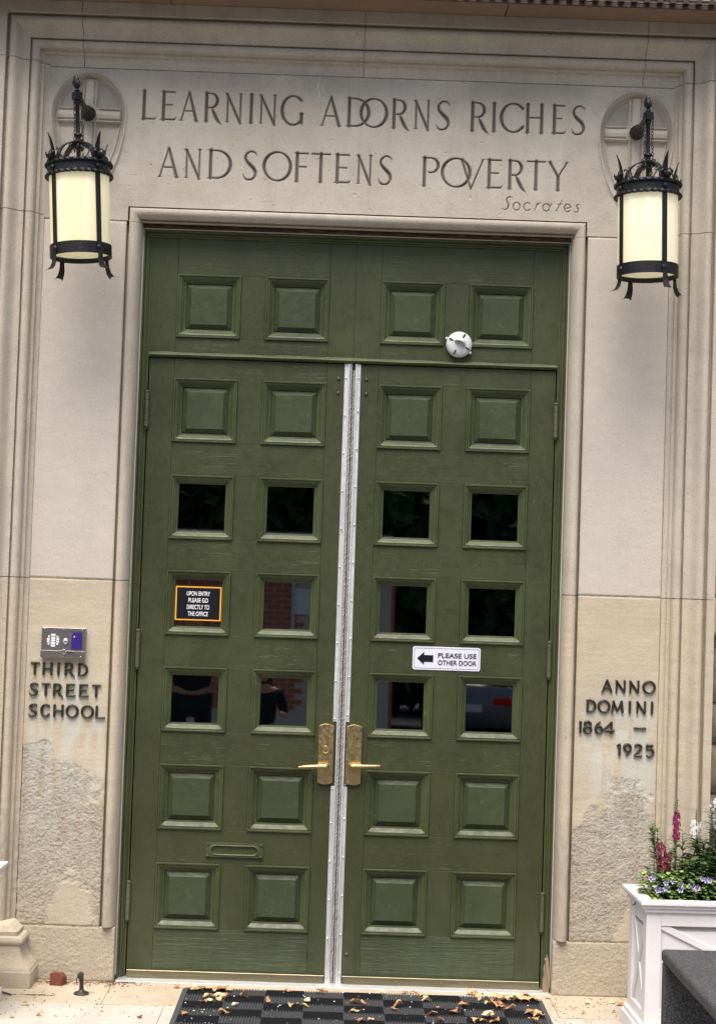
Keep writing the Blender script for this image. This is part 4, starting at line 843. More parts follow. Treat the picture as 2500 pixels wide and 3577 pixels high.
# ------------------------------------------------------------------ intercom
ic = thing('door_intercom', 'small brushed steel intercom with violet card reader above the bronze school letters', 'intercom')
IX, IZ = -1.2325, 1.4745
def ib(x0, x1, z0, z1, y0, y1): return MB().box(IX + x0, IX + x1, y0, y1, IZ + z0, IZ + z1)
ib(-.097, .097, -.066, .066, -.024, .002).build('housing', 'steel', ic, bevel=.002)
ib(-.099, .097, -.067, -.035, -.0265, -.0242).build('call_strip', 'steel', ic, bevel=.0008)
for i, zc in enumerate((.033, .020, .0085, -.003, -.0145)):
    ib(-.0545, -.0355, zc - .004, zc + .004, -.0256, -.0242).build('speaker_slot', 'ink_white', ic, bevel=.002)
for xs_ in ((-.072, -.060), (-.0305, -.0185)):
    for j, zc in enumerate((.0255, .0145, .004, -.0065)):
        k_ = .004 if j in (0, 3) else 0; a, b = xs_; a, b = (a + k_, b) if a < -.05 else (a, b - k_)
        ib(a, b, zc - .0038, zc + .0034, -.0256, -.0242).build('speaker_slot', 'ink_white', ic, bevel=.002)
MB().lathe([(.0135, -.0242), (.0135, -.027), (.011, -.031), (.006, -.033), (.0005, -.0335)], (IX + .0095, 0, IZ + .006), 'y', 20).build('camera_dome', 'chrome', ic, smooth=True)
MB().lathe([(.0115, -.0266), (.0115, -.031), (.0095, -.033), (.0005, -.0335)], (IX + .0035, 0, IZ - .0395), 'y', 20).build('call_button', 'chrome', ic, smooth=True)
MB().prism([(IX + a, IZ + b) for a, b in ((.036, -.0275), (.082, -.0275), (.082, .036), (.079, .036), (.079, .047), (.0405, .047), (.0405, .036), (.036, .036))], -.0275, -.0242).build('card_reader', 'violet', ic)
n = NM('indicator_light', .3, color=lin(250, 120, 220)); n.b.inputs['Emission Color'].default_value = lin(255, 130, 230); n.b.inputs['Emission Strength'].default_value = 1.5; M['led'] = n.m
MB().lathe([(.0022, -.0276), (.002, -.0284), (.0005, -.0286)], (IX + .048, 0, IZ + .028), 'y', 10).build('indicator', 'led', ic)
text_obj('CALL', IX + .036, -.0272, IZ - .0435, .029, .0085, 'sign_black', ic, .001)
for a in (-.083, 0, .083): knob(ic, IX + a, IZ + .058, .0032, 'chrome', -.0242, 'screw')
for a in (0.0, .080): knob(ic, IX + a, IZ - .0595, .003, 'chrome', -.0266, 'screw')

# ------------------------------------------------------------------ security dome on the transom
sn = thing('security_sensor', 'round white plastic security sensor fixed between the transom panels', 'sensor', (.473, YD, 2.866))
MB().lathe([(.050, 0), (.0575, -.004), (.0585, -.016), (.054, -.026), (.044, -.032), (.030, -.036), (.0005, -.037)], (0, 0, 0), 'y', 40).build('base_dish', 'plastic', sn, smooth=True)
m = MB(); nn = 14
V = []; tilt = R(-33)
for i in range(nn + 1):
    for j in range(nn + 1):
        a = math.pi * i / nn; b = math.pi * j / nn       # half dome hood
        x = .029 * math.cos(a); up_ = .029 * math.sin(a) * math.sin(b); out = .029 * math.sin(a) * math.cos(b)
        V.append((x, out, up_))
m = MB(); V = []
for i in range(19):
    a = math.pi * i / 18
    for j in range(9):
        b = (math.pi * .5) * j / 8
        rx, rz = .0285 * math.cos(a) , .0285 * math.sin(a)
        V.append((rx * math.cos(b * .55) , -.034 - .030 * math.sin(b) * (.35 + .65 * math.sin(a)), rz * math.cos(b * .75)))
m.add(V, [(i * 9 + j, i * 9 + j + 1, (i + 1) * 9 + j + 1, (i + 1) * 9 + j) for i in range(18) for j in range(8)])
hood = m.build('hood', 'plastic', sn, smooth='all'); hood.rotation_euler = (0, R(28), 0)
so = hood.modifiers.new('solid', 'SOLIDIFY'); so.thickness = .002
for a_ in (152, -28, -118, 62):
    a = R(a_); o = MB().box(-.011, .011, -.004, .001, -.0035, .0035).build('slot', 'dark', sn, bevel=.001); o.location = (.041 * math.cos(a), -.0318, .041 * math.sin(a)); o.rotation_euler = (0, -a, 0)
for a_ in (155, -35):
    a = R(a_); MB().lathe([(.0065, 0), (.0065, -.012), (.004, -.016), (.0005, -.017)], (.062 * math.cos(a), -.004, .062 * math.sin(a)), 'y', 12).build('ear', 'plastic', sn, smooth=True)

# ------------------------------------------------------------------ wrought iron lanterns
def lantern(name, label, base_x, top_x, tilt, yaw, flat=1):
    E = -.34; zb, zt_ = 3.835, 3.820
    t = thing('wall_lantern', label, 'lantern', (base_x, 0, zb))
    # arm from the shield
    MB().lathe([(.030, .004), (.034, -.010), (.030, -.028), (.022, -.045), (.026, -.055), (.022, -.070), (.017, -.085)], (0, 0, 0), 'y', 18).build('arm_rose', 'iron', t, smooth=True)
    dx = top_x - base_x; dz = zt_ - zb
    MB().tube([(0, -.03, 0), (dx * .3, -.12, dz * .3), (dx, E, dz)], [.017, .013, .0105], 12).build('arm', 'iron', t, smooth=True)
    # hanging lantern frame, its own local axes: an Empty would be a level too many, so bake the tilt in the vertices
    Rm = Matrix.Rotation(tilt, 3, 'Y'); Rz = Matrix.Rotation(yaw, 3, 'Z'); org = Vector((dx, E, dz))
    def put(mb, name, mat='iron', smooth=True, spin=0, parent=t):
        Rs = Matrix.Rotation(spin, 3, 'Z'); mb.v = [tuple(org + Rm @ (Rz @ (Rs @ Vector(v)))) for v in mb.v]; return mb.build(name, mat, parent, smooth=smooth)
    # finial, socket
    put(MB().lathe([(.004, .010), (.010, .014), (.012, .020), (.007, .026), (.008, .030), (.015, .040), (.0165, .050), (.014, .062), (.008, .074), (.003, .084), (.0005, .090)], seg=12), 'flame_finial')
    for k in range(5):
        a = k * 2 * math.pi / 5; put(MB().tube([(.013 * math.cos(a), .013 * math.sin(a), .040), (.017 * math.cos(a), .017 * math.sin(a), .055), (.011 * math.cos(a + .5), .011 * math.sin(a + .5), .072), (.010 * math.cos(a + .8), .010 * math.sin(a + .8), .086)], [.004, .0035, .0025, .0006], 6), 'flame_leaf')
    put(MB().box(-.0165, .0165, -.0165, .0165, -.022, .012), 'socket', smooth=False)
    put(MB().lathe([(.0115, -.0172), (.0115, -.0185), (.0085, -.0185), (.0085, -.0170)], axis='y', seg=16), 'socket_ring'); put(MB().lathe([(.0082, -.0170), (.0005, -.0171)], axis='y', seg=16), 'socket_hole', 'dark')
    put(MB().lathe([(.011, -.022), (.014, -.030), (.012, -.038), (.0095, -.042), (.0088, -.16), (.009, -.163)], seg=8), 'stem')
    put(MB().lathe([(.009, -.163), (.018, -.168), (.019, -.174), (.011, -.182), (.011, -.190), (.020, -.196), (.020, -.202), (.010, -.208), (.008, -.36)], seg=16), 'collar')
    # hoops over the top
    zr = -.330   # ring centre
    for k in range(2):
        for sgn in (1, -1):
            pts = []; 
            for i in range(13):
                a = math.pi / 2 * i / 12; pts.append((sgn * .112 * max(math.cos(a), 0) ** .85, 0, zr + .02 + (-.205 - zr - .02) * math.sin(a)))
            mb = MB(); V = []
            for i, p_ in enumerate(pts):
                w_ = .013; V += [(p_[0] - sgn * .002, -w_, p_[2] - .0015), (p_[0] - sgn * .002, w_, p_[2] - .0015), (p_[0] + sgn * .002, w_, p_[2] + .0015), (p_[0] + sgn * .002, -w_, p_[2] + .0015)]
            mb.add(V, [(i * 4 + j, i * 4 + (j + 1) % 4, (i + 1) * 4 + (j + 1) % 4, (i + 1) * 4 + j) for i in range(12) for j in range(4)] + [(0, 1, 2, 3), (48, 49, 50, 51)]); put(mb, 'hoop', spin=k * math.pi / 2, smooth=True)
    # rings
    def band(z0, z1, r, nm):
        put(MB().lathe([(r - .004, z0), (r, z0), (r, z1), (r - .004, z1), (r - .004, z0)], seg=48, cap=False), nm)
    band(zr - .022, zr + .022, .1335, 'top_band')
    for z in (zr + .024, zr - .024):
        mb = MB(); V = []; N = 120
        for i in range(N):
            a = 2 * math.pi * i / N; tw = a * 22
            for k in range(4):
                b = tw + k * math.pi / 2; rr_ = .1370 + .0085 * math.cos(b); V.append((rr_ * math.cos(a), rr_ * math.sin(a), z + .0085 * math.sin(b)))
        mb.add(V, [(i * 4 + k, i * 4 + (k + 1) % 4, ((i + 1) % N) * 4 + (k + 1) % 4, ((i + 1) % N) * 4 + k) for i in range(N) for k in range(4)]); put(mb, 'twisted_rim', smooth=False)
    zl_ = -.675
    band(zl_ - .025, zl_ + .025, .1305, 'bottom_band')
    # glass cylinder
    put(MB().lathe([(.001, zl_ - .004), (.1255, zl_ - .004), (.1265, zl_ + .0), (.1265, zr - .004), (.122, zr - .004), (.001, zr - .006)], seg=64), 'glass_cylinder', 'lampglass')
    for k in range(4):
        sp = k * math.pi / 2
        put(MB().box(.1275, .1335, -.011, .011, zl_ - .02, zr - .02), 'post', spin=sp, smooth=False)
        put(MB().lathe([(.013, .1335), (.010, .139), (.004, .141), (.0005, .1415)], (0, 0, zl_), 'x', 8), 'rosette', spin=sp)
        put(MB().lathe([(.012, .1385), (.009, .143), (.0005, .145)], (0, 0, zr), 'x', 6), 'rosette', spin=sp)
        # foot: strap curling outward, forked
        pr = [(.1335, zl_ + .0), (.1345, zl_ - .03), (.136, zl_ - .055), (.143, zl_ - .075), (.156, zl_ - .090)]
        mb = MB(); V = []
        for i, (r_, z) in enumerate(pr):
            w_ = (.010, .0105, .0125, .015, .018)[i]; V += [(r_, -w_, z), (r_, w_, z), (r_ + .004, w_, z), (r_ + .004, -w_, z)]
        mb.add(V, [(i * 4 + j, i * 4 + (j + 1) % 4, (i + 1) * 4 + (j + 1) % 4, (i + 1) * 4 + j) for i in range(4) for j in range(4)] + [(0, 3, 2, 1)])
        for sg in (-1, 1):
            mb.add([(.156, sg * .018, zl_ - .090), (.156, 0, zl_ - .087), (.160, 0, zl_ - .087), (.160, sg * .018, zl_ - .090), (.172, sg * .026, zl_ - .095)], [(0, 1, 2, 3), (0, 4, 1), (1, 4, 2), (2, 4, 3), (3, 4, 0)])
        put(mb, 'foot', spin=sp, smooth=False)
        # horn leaf
        mb = MB(); V = []; H = [(.128, zr + .035, .015), (.130, zr + .060, .0145), (.135, zr + .088, .012), (.144, zr + .118, .008), (.156, zr + .143, .0008)]
        for r_, z, w_ in H: V += [(r_, -w_, z), (r_ - .004, 0, z), (r_, w_, z), (r_ + .003, 0, z)]
        mb.add(V, [(i * 4 + j, i * 4 + (j + 1) % 4, (i + 1) * 4 + (j + 1) % 4, (i + 1) * 4 + j) for i in range(4) for j in range(4)]); put(mb, 'horn_leaf', spin=sp, smooth=False)
        # rolled scroll at its root
        put(MB().tube([(.145, -.017, zr + .047), (.145, .017, zr + .047)], .011, 12).tube([(.130, 0, zr + .02), (.134, 0, zr + .05)], .009, 8), 'scroll', spin=sp)
        for sg in (-1, 1):
            pts = [(.128, sg * .016, zr + .070), (.128, sg * .024, zr + .078), (.126, sg * .034, zr + .070), (.124, sg * .040, zr + .052), (.121, sg * .050, zr + .036), (.117, sg * .060, zr + .032), (.115, sg * .064, zr + .040), (.117, sg * .058, zr + .045)]
            put(MB().tube(pts, .0033, 6), 'curl', spin=sp)
            pts = [(.136, sg * .012, zr + .03), (.142, sg * .022, zr + .050), (.150, sg * .026, zr + .058), (.152, sg * .020, zr + .066)]
            put(MB().tube(pts, [.006, .006, .004, .002], 6), 'leaf_tip', spin=sp)
    # chains hanging from the socket to the hoop, each one part with its links
    lk = []
    def linkmesh(mb, c, a1, ax):
        pts = []; 
        for i in range(9):
            th = 2 * math.pi * i / 8; pts.append(Vector((.0048 * math.cos(th), 0, .0095 * math.sin(th))))
        Rr = Matrix.Rotation(a1, 3, 'Z') @ Matrix.Rotation(ax, 3, 'Y'); mb.tube([Vector(c) + Rr @ p_ for p_ in pts], .0017, 4, cap=False)
    rr = random.Random(int(abs(base_x) * 100) + int(base_x > 0))
    for sg in (-1, 1):
        mb = MB(); z = -.006; k = 0
        while z > -.198:
            linkmesh(mb, (sg * (.022 + .004 * math.sin(z * 16)), -.004, z), (k % 2) * math.pi / 2 + .4, rr.uniform(-.15, .15)); z -= .0145; k += 1
        put(mb, 'chain', smooth=False)
    mb = MB()
    for k in range(46):
        a = rr.uniform(0, 2 * math.pi); z = -.200 - abs(rr.gauss(0, .022)); r_ = rr.uniform(.012, .040); linkmesh(mb, (r_ * math.cos(a), r_ * math.sin(a), z), rr.uniform(0, 3), rr.uniform(-1.5, 1.5))
    for k in range(9): linkmesh(mb, (-.012 + .002 * k, -.012, -.225 - .012 * k), k * 1.5, .2)
    put(mb, 'chain', smooth=False)
    return t
lantern('left', 'left black iron lantern, hanging slightly tilted left of the word learning', -1.2185, -1.215, R(-3.6), R(45))
lantern('right', 'right black iron lantern, hanging upright right of the word riches', 1.234, 1.2245, R(-1.2), R(22))

# ------------------------------------------------------------------ DOORMAT
mt = thing('doormat', 'black rubber doormat of alternating ribbed and flat blocks covered in dry leaves', 'doormat')
mx0, mx1, my1, my0 = -.646, .906, -.090, -1.02
MB().box(mx0, mx1, my0, my1, .0008, .0050).build('backing', 'mat_edge', mt, bevel=.002)
MB().add([(x, y, z) for x, y, z in ((mx0 + .003, my0 + .003, .005), (mx0 + .024, my0 + .003, .0105), (mx0 + .024, my1 - .003, .0105), (mx0 + .003, my1 - .003, .005))], [(0, 1, 2, 3)]).build('border', 'mat_edge', mt); MB().add([(mx1 - .003, my0 + .003, .005), (mx1 - .024, my0 + .003, .0105), (mx1 - .024, my1 - .003, .0105), (mx1 - .003, my1 - .003, .005)], [(0, 3, 2, 1)]).build('border', 'mat_edge', mt)
cw, ch_ = .1672, .1135
flat = MB().box(.0015, cw - .0015, -ch_ + .0012, -.0012, 0, .0058).mesh('flat_tile', 'mat_flat')
rb = MB().box(.001, cw - .001, -ch_ + .0012, -.0012, 0, .0018)
for k in range(14): rb.box(.003 + k * .01165, .003 + k * .01165 + .0055, -ch_ + .002, -.002, .0018, .0074)
rib = rb.mesh('ribbed_tile', ['mat_rib'])
for i in range(9):
    for j in range(8):
        inst(flat if (i + j) % 2 == 0 else rib, 'flat_tile' if (i + j) % 2 == 0 else 'ribbed_tile', mt, (mx0 + .025 + i * cw, my1 - .009 - j * ch_, .0052))

# ------------------------------------------------------------------ small things on the landing
def displaced_box(name, mat, x0, x1, y0, y1, z0, z1, label, cat):
    pass
b_ = MB().add([(-1.222, -.098, 0), (-1.168, -.106, 0), (-1.150, -.060, 0), (-1.215, -.045, 0), (-1.221, -.094, .052), (-1.178, -.098, .054), (-1.166, -.060, .050), (-1.213, -.046, .050), (-1.165, -.103, .034), (-1.152, -.062, .034)],
              [(3, 2, 1, 0), (4, 5, 6, 7), (0, 1, 8, 5, 4), (1, 2, 9, 8), (5, 8, 9, 6), (2, 3, 7, 6, 9), (3, 0, 4, 7)]).build('brick_piece', 'brick2', bevel=.003)
tag(b_, 'broken red brick piece standing against the foot of the left pier', 'brick')
ds = thing('door_stop', 'dark iron door stop bolted to the paving beside the broken brick', 'door stop', (-1.063, -.225, 0))
MB().lathe([(.032, .0), (.033, .004), (.028, .008), (.014, .013), (.0105, .018)], seg=24).build('foot_plate', 'bronze', ds, smooth=True)
MB().tube([(0, 0, .012), (-.001, 0, .045), (-.003, -.002, .072)], [.0105, .0085, .0105], 12).build('post', 'bronze', ds, smooth=True)
MB().lathe([(.004, -.018), (.0125, -.015), (.0135, .0), (.0125, .013), (.008, .017)], (-.006, -.002, .078), 'y', 16).build('head', 'bronze', ds, smooth=True)
MB().tube([(-.014, -.016, .080), (-.021, -.018, .066), (-.019, -.018, .052), (-.012, -.017, .050)], .0018, 6).build('ring', 'bronze', ds, smooth=True)
st_ = MB().tube([(-1.60, -.235, .008), (-1.45, -.245, .010), (-1.40, -.262, .009), (-1.345, -.300, .007)], [.006, .006, .005, .0035], 8).build('stick', 'twig', smooth=True)
tag(st_, 'bare brown stick lying on the paving by the left column base', 'stick')
# dry leaves
def dry_leaf(kind, seed):
    rr = random.Random(seed); n_ = 7; L = .046; Wd = .020 if kind != 2 else .014; V = []
    for i in range(n_):
        t = i / (n_ - 1); w_ = Wd * math.sin(math.pi * min(1, t * .92 + .04)) ** .8 * (1 + .3 * math.sin(t * 9 + seed)); zc = .004 + .010 * abs(math.sin(t * 3 + seed)) ** 1.5
        for j in range(5):
            u = -1 + .5 * j; V.append((L * (t - .5) + .003 * rr.uniform(-1, 1), u * w_, zc + (.45 + .5 * math.sin(seed + t * 4)) * w_ * abs(u) ** 1.4 + rr.uniform(0, .002)))
    mb = MB(); mb.add(V, [(i * 5 + j, i * 5 + j + 1, (i + 1) * 5 + j + 1, (i + 1) * 5 + j) for i in range(n_ - 1) for j in range(4)])
    mb.tube([(L * .48, 0, .006), (L * .62, .004, .005), (L * .8, .012, .008)], .0008, 4); return mb
lm = {m_: [dry_leaf(k, k * 3 + i).mesh('fallen_leaf', m_, smooth='all') for k in range(4)] for i, m_ in enumerate(('fall1', 'fall2', 'fall3', 'fall4'))}
LEAVES = [(-0.601, -0.058), (-0.596, -0.138), (-0.578, -0.146), (-0.563, -0.124), (-0.545, -0.122), (-0.507, -0.127), (-0.503, -0.176), (-0.494, -0.125), (-0.471, -0.137), (-0.459, -0.121), (-0.443, -0.154), (-0.38, -0.18), (-0.373, -0.252), (-0.523, -0.28), (-0.51, -0.264), (-0.484, -0.252), (-0.475, -0.298), (-0.46, -0.258), (-0.45, -0.257), (-0.536, -0.353), (-0.514, -0.336), (-0.399, -0.383), (-0.272, -0.311), (-0.441, -0.515), (-0.596, -0.551),
 (-0.678, -0.076), (-0.052, -0.128), (-0.032, -0.05), (-0.107, -0.292), (-0.112, -0.363), (-0.168, -0.37), (-0.19, -0.133),
 (0.098, -0.289), (0.129, -0.307), (0.094, -0.432), (0.123, -0.579), (0.158, -0.554), (0.225, -0.082),
 (0.313, -0.051), (0.347, -0.043), (0.363, -0.108), (0.255, -0.38), (0.274, -0.342), (0.398, -0.227), (0.398, -0.18), (0.446, -0.339), (0.414, -0.449), (0.506, -0.403), (0.437, -0.532), (0.552, -0.281), (0.599, -0.031), (0.618, -0.038), (0.63, -0.18), (0.628, -0.114), (0.652, -0.092), (0.671, -0.089), (0.662, -0.241), (0.681, -0.192), (0.704, -0.095), (0.719, -0.14), (0.73, -0.177), (0.748, -0.137), (0.698, -0.264), (0.711, -0.271), (0.758, -0.028), (0.779, -0.066), (0.795, -0.093), (0.807, -0.12), (0.792, -0.169), (0.812, -0.157), (0.827, -0.156), (0.84, -0.126), (0.857, -0.142), (0.872, -0.093), (0.879, -0.159), (0.747, -0.312), (0.826, -0.374), (0.846, -0.398), (0.853, -0.415), (0.64, -0.448), (0.651, -0.421), (0.583, -0.532), (0.615, -0.528), (0.664, -0.528), (0.829, -0.503), (0.936, -0.056),
 (0.939, -0.061), (1.099, -0.133), (1.211, -0.111), (1.054, -0.299), (1.233, -0.144), (-1.279, -0.636), (-1.174, -0.596), (-0.771, -0.583), (-1.259, -0.452)]
rr = random.Random(5); ORD = ['first', 'second', 'third', 'fourth', 'fifth', 'sixth', 'seventh', 'eighth', 'ninth']; made = {}
for i, (x, y) in enumerate(LEAVES):
    on = mx0 < x < mx1 and y < my1
    if (x, y) == (-0.771, -0.583): m_ = 'fall4'; lab = 'dark purple dry leaf alone on the pale slab left of the doormat'
    elif (x, y) == (-1.279, -0.636): m_ = 'fall3'; lab = 'small yellow leaf on the pale slab below the left column base'
    else:
        m_ = rr.choice(('fall1', 'fall1', 'fall2', 'fall2', 'fall3')); cn = {'fall1': 'tan', 'fall2': 'orange brown', 'fall3': 'pale yellow'}[m_]
        if on:
            ci = min(8, max(0, int((x - mx0 - .025) / cw))); ri = max(0, int((my1 - .009 - y) / ch_)); lab = f'curled {cn} leaf, mat column {ORD[ci]} from left, row {ORD[min(ri, 4)]} from doors'
        elif x > .93: lab = f'dry {cn} leaf on the paving between doormat and white flower box'
        elif x < -.9: lab = f'small dry {cn} leaf on the paving near the iron door stop'
        elif x < 0: lab = f'dry {cn} leaf on the stone strip before the left door leaf'
        else: lab = f'dry {cn} leaf on the stone strip before the right door leaf'
    o = inst(rr.choice(lm[m_]), 'fallen_leaf', None, (x, y, .0115 if on else .001), (rr.uniform(-.25, .25), rr.uniform(-.25, .25), rr.uniform(0, 6.28)))
    s_ = rr.uniform(.6, 1.1) * (.75 if not on else 1); o.scale = (s_, s_, s_ * rr.uniform(.8, 1.3)); tag(o, lab, 'leaf', 'dry leaves fallen on the doormat and landing'); made.setdefault(lab, []).append(o)
for lab, L in made.items():
    if len(L) > 1:
        L.sort(key=lambda o: o.location.x)
        nm = {2: ['left one of two', 'right one of two'], 3: ['leftmost of three', 'middle of three', 'rightmost of three']}.get(len(L), ['leftmost'] + [ORD[k] + ' from left' for k in range(1, len(L) - 1)] + ['rightmost'])
        for o, q_ in zip(L, nm): o['label'] = lab.replace('dry ', '').replace('curled ', '') + ', ' + q_
# crumbs on the mat and litter at the wall foot
mb = MB()
for k in range(130):
    x, y = rr.uniform(mx0, mx1), rr.uniform(-.75, my1); s_ = rr.choice((.0012, .0016, .002, .0035)); z = .0128
    mb.add([(x + s_ * rr.uniform(.6, 1.6), y, z), (x, y + s_, z), (x - s_, y, z), (x, y - s_, z), (x, y, z + s_)], [(0, 1, 4), (1, 2, 4), (2, 3, 4), (3, 0, 4)])
tag(mb.build('crumbs', 'crumbs'), 'pale specks of grit scattered over the doormat', 'grit', kind='stuff')
mb = MB()
for k in range(900):
    z_ = rr.random()
    if z_ < .4: x, y = rr.gauss(-1.30, .10), -.135 - abs(rr.gauss(0, .02)) if False else rr.uniform(-.03, -.005)
    if z_ < .35: x, y = rr.gauss(-1.17, .12), -.012 - abs(rr.gauss(0, .035))
    elif z_ < .6: x, y = rr.gauss(-.93, .05), .02 - abs(rr.gauss(0, .04))
    elif z_ < .7: x, y = rr.gauss(-1.25, .05), -.26 - abs(rr.gauss(0, .01))
    elif z_ < .85: x, y = rr.uniform(-1.5, -.66), rr.uniform(-.6, -.02)
    else: x, y = rr.uniform(.91, 1.3), rr.uniform(-.5, -.02)
    s_ = rr.uniform(.001, .0032); a = rr.uniform(0, 3.1); z = .0005
    mb.add([(x + s_ * 2.4 * math.cos(a), y + s_ * 2.4 * math.sin(a), z), (x - s_ * math.sin(a), y + s_ * math.cos(a), z), (x - s_ * 2.4 * math.cos(a), y - s_ * 2.4 * math.sin(a), z), (x + s_ * math.sin(a), y - s_ * math.cos(a), z), (x, y, z + s_)], [(0, 1, 4), (1, 2, 4), (2, 3, 4), (3, 0, 4)])
tag(mb.build('leaf_litter', 'debris'), 'brown leaf crumbs and grit along the foot of the wall', 'litter', kind='stuff')

# ------------------------------------------------------------------ PLANTERS
def planter(x0, y1, rot, length, depth, label, flip=1, H=.56):
    t = thing('planter_box', label, 'planter', (x0, y1, 0), (0, 0, rot))
    f = flip; X = lambda a, b: (min(f * a, f * b), max(f * a, f * b)); i = .028
    def frame_ring(z0, z1, o, nm, b=.003):
        m = MB(); xa, xb = X(o, length - o); ya, yb = -depth + o, -o; w_ = .055 if nm == 'rim' else .03
        m.box(xa, xb, ya, ya + w_, z0, z1).box(xa, xb, yb - w_, yb, z0, z1).box(xa, xa + w_, ya + w_, yb - w_, z0, z1).box(xb - w_, xb, ya + w_, yb - w_, z0, z1)
        return m.build(nm, 'white', t, bevel=b)
    frame_ring(H - .016, H, 0, 'rim'); frame_ring(H - .030, H - .016, .009, 'rim_moulding', .004); frame_ring(H - .046, H - .030, .017, 'rim_moulding', .005)
    frame_ring(0, .055, .004, 'base_moulding', .003); frame_ring(.055, .075, .014, 'base_moulding', .006)
    # body panels (recessed) and frame members
    xa, xb = X(i, length - i); ya, yb = -depth + i, -i
    MB().box(xa + .012, xb - .012, ya + .012, yb - .012, .02, H - .10).build('inner_box', 'white', t)
    MB().box(xa + .012, xb - .012, ya + .012, ya + .02, H - .12, H - .04).box(xa + .012, xb - .012, yb - .02, yb - .012, H - .12, H - .04).box(xa + .012, xa + .02, ya + .02, yb - .02, H - .12, H - .04).box(xb - .02, xb - .012, ya + .02, yb - .02, H - .12, H - .04).build('liner', 'white', t)
    S_ = .060
    for (x, y) in ((xa, ya), (xb - S_, ya), (xa, yb - S_), (xb - S_, yb - S_)): MB().box(x, x + S_, y, y + S_, .06, H - .045).build('corner_post', 'white', t, bevel=.002)
    for z0, z1 in ((.070, .115), (H - .100, H - .045)):
        MB().box(xa + S_, xb - S_, ya, ya + .013, z0, z1).build('rail', 'white', t, bevel=.002); MB().box(xa, xa + .013, ya + S_, yb - S_, z0, z1).build('rail', 'white', t, bevel=.002)
        MB().box(xb - .013, xb, ya + S_, yb - S_, z0, z1).build('rail', 'white', t, bevel=.002)
    # X braces on the front and both ends
    za, zb_ = .115, H - .100
    def brace(p, q_, nrm, w_=.026, th=.008):
        p, q_ = Vector(p), Vector(q_); d = (q_ - p).normalized(); s_ = d.cross(Vector(nrm)).normalized() * w_ / 2; n_ = Vector(nrm) * th
        vs = [p + s_, p - s_, q_ - s_, q_ + s_]; MB().add(vs + [v + n_ for v in vs], [(0, 1, 2, 3), (4, 7, 6, 5), (0, 4, 5, 1), (1, 5, 6, 2), (2, 6, 7, 3), (3, 7, 4, 0)]).build('brace', 'white', t, bevel=.0015)
    for e, (yy, nn_) in enumerate(((ya + .0118, (0, -1, 0)),)):
        brace((xa + S_, yy, zb_), (xb - S_, yy, za), nn_); brace((xa + S_, yy, za), (xb - S_, yy, zb_), nn_, th=.0065)
    for xx, nn_ in ((xa + .0118, (-1, 0, 0)), (xb - .0118, (1, 0, 0))):
        brace((xx, ya + S_, zb_), (xx, yb - S_, za), nn_); brace((xx, ya + S_, za), (xx, yb - S_, zb_), nn_, th=.0065)
    MB().box(xa + .021, xb - .021, ya + .021, yb - .021, H - .10, H - .055).build('soil', 'soil', t)
    return t
planter(1.194, -.367, R(1.8), .92, .385, 'white flower box with crossed braces and pink and white flowers right of the doors')
planter(-1.368, -.36, R(0), .92, .385, 'white flower box at the far left, only its corner showing', flip=-1, H=.572)

# ------------------------------------------------------------------ PLANTS
def blade(mb, p, d, L, w_, droop=.3, n_=4):
    p = Vector(p); d = Vector(d).normalized(); s_ = d.cross(Vector((0, 0, 1))); s_ = s_.normalized() if s_.length > .01 else Vector((1, 0, 0)); V = []
    for i in range(n_ + 1):
        t = i / n_; c = p + d * L * t - Vector((0, 0, droop * L * t * t)); ww = w_ * math.sin(math.pi * (.12 + .88 * t)) * (1 if t < 1 else 0) + .0003; V += [c + s_ * ww, c - s_ * ww + Vector((0, 0, -.0006))]
    mb.add(V, [(2 * i, 2 * i + 1, 2 * i + 3, 2 * i + 2) for i in range(n_)])
def petal5(mb, c, nrm, r_, n_=5, phase=0):
    nrm = Vector(nrm).normalized(); a = nrm.orthogonal().normalized(); b = nrm.cross(a); c = Vector(c)
    for k in range(n_):
        th = phase + 2 * math.pi * k / n_; u = a * math.cos(th) + b * math.sin(th); v = nrm.cross(u)
        mb.add([c, c + u * r_ * .6 + v * r_ * .36 + nrm * r_ * .15, c + u * r_ + nrm * r_ * .05, c + u * r_ * .6 - v * r_ * .36 + nrm * r_ * .15], [(0, 1, 2, 3)])
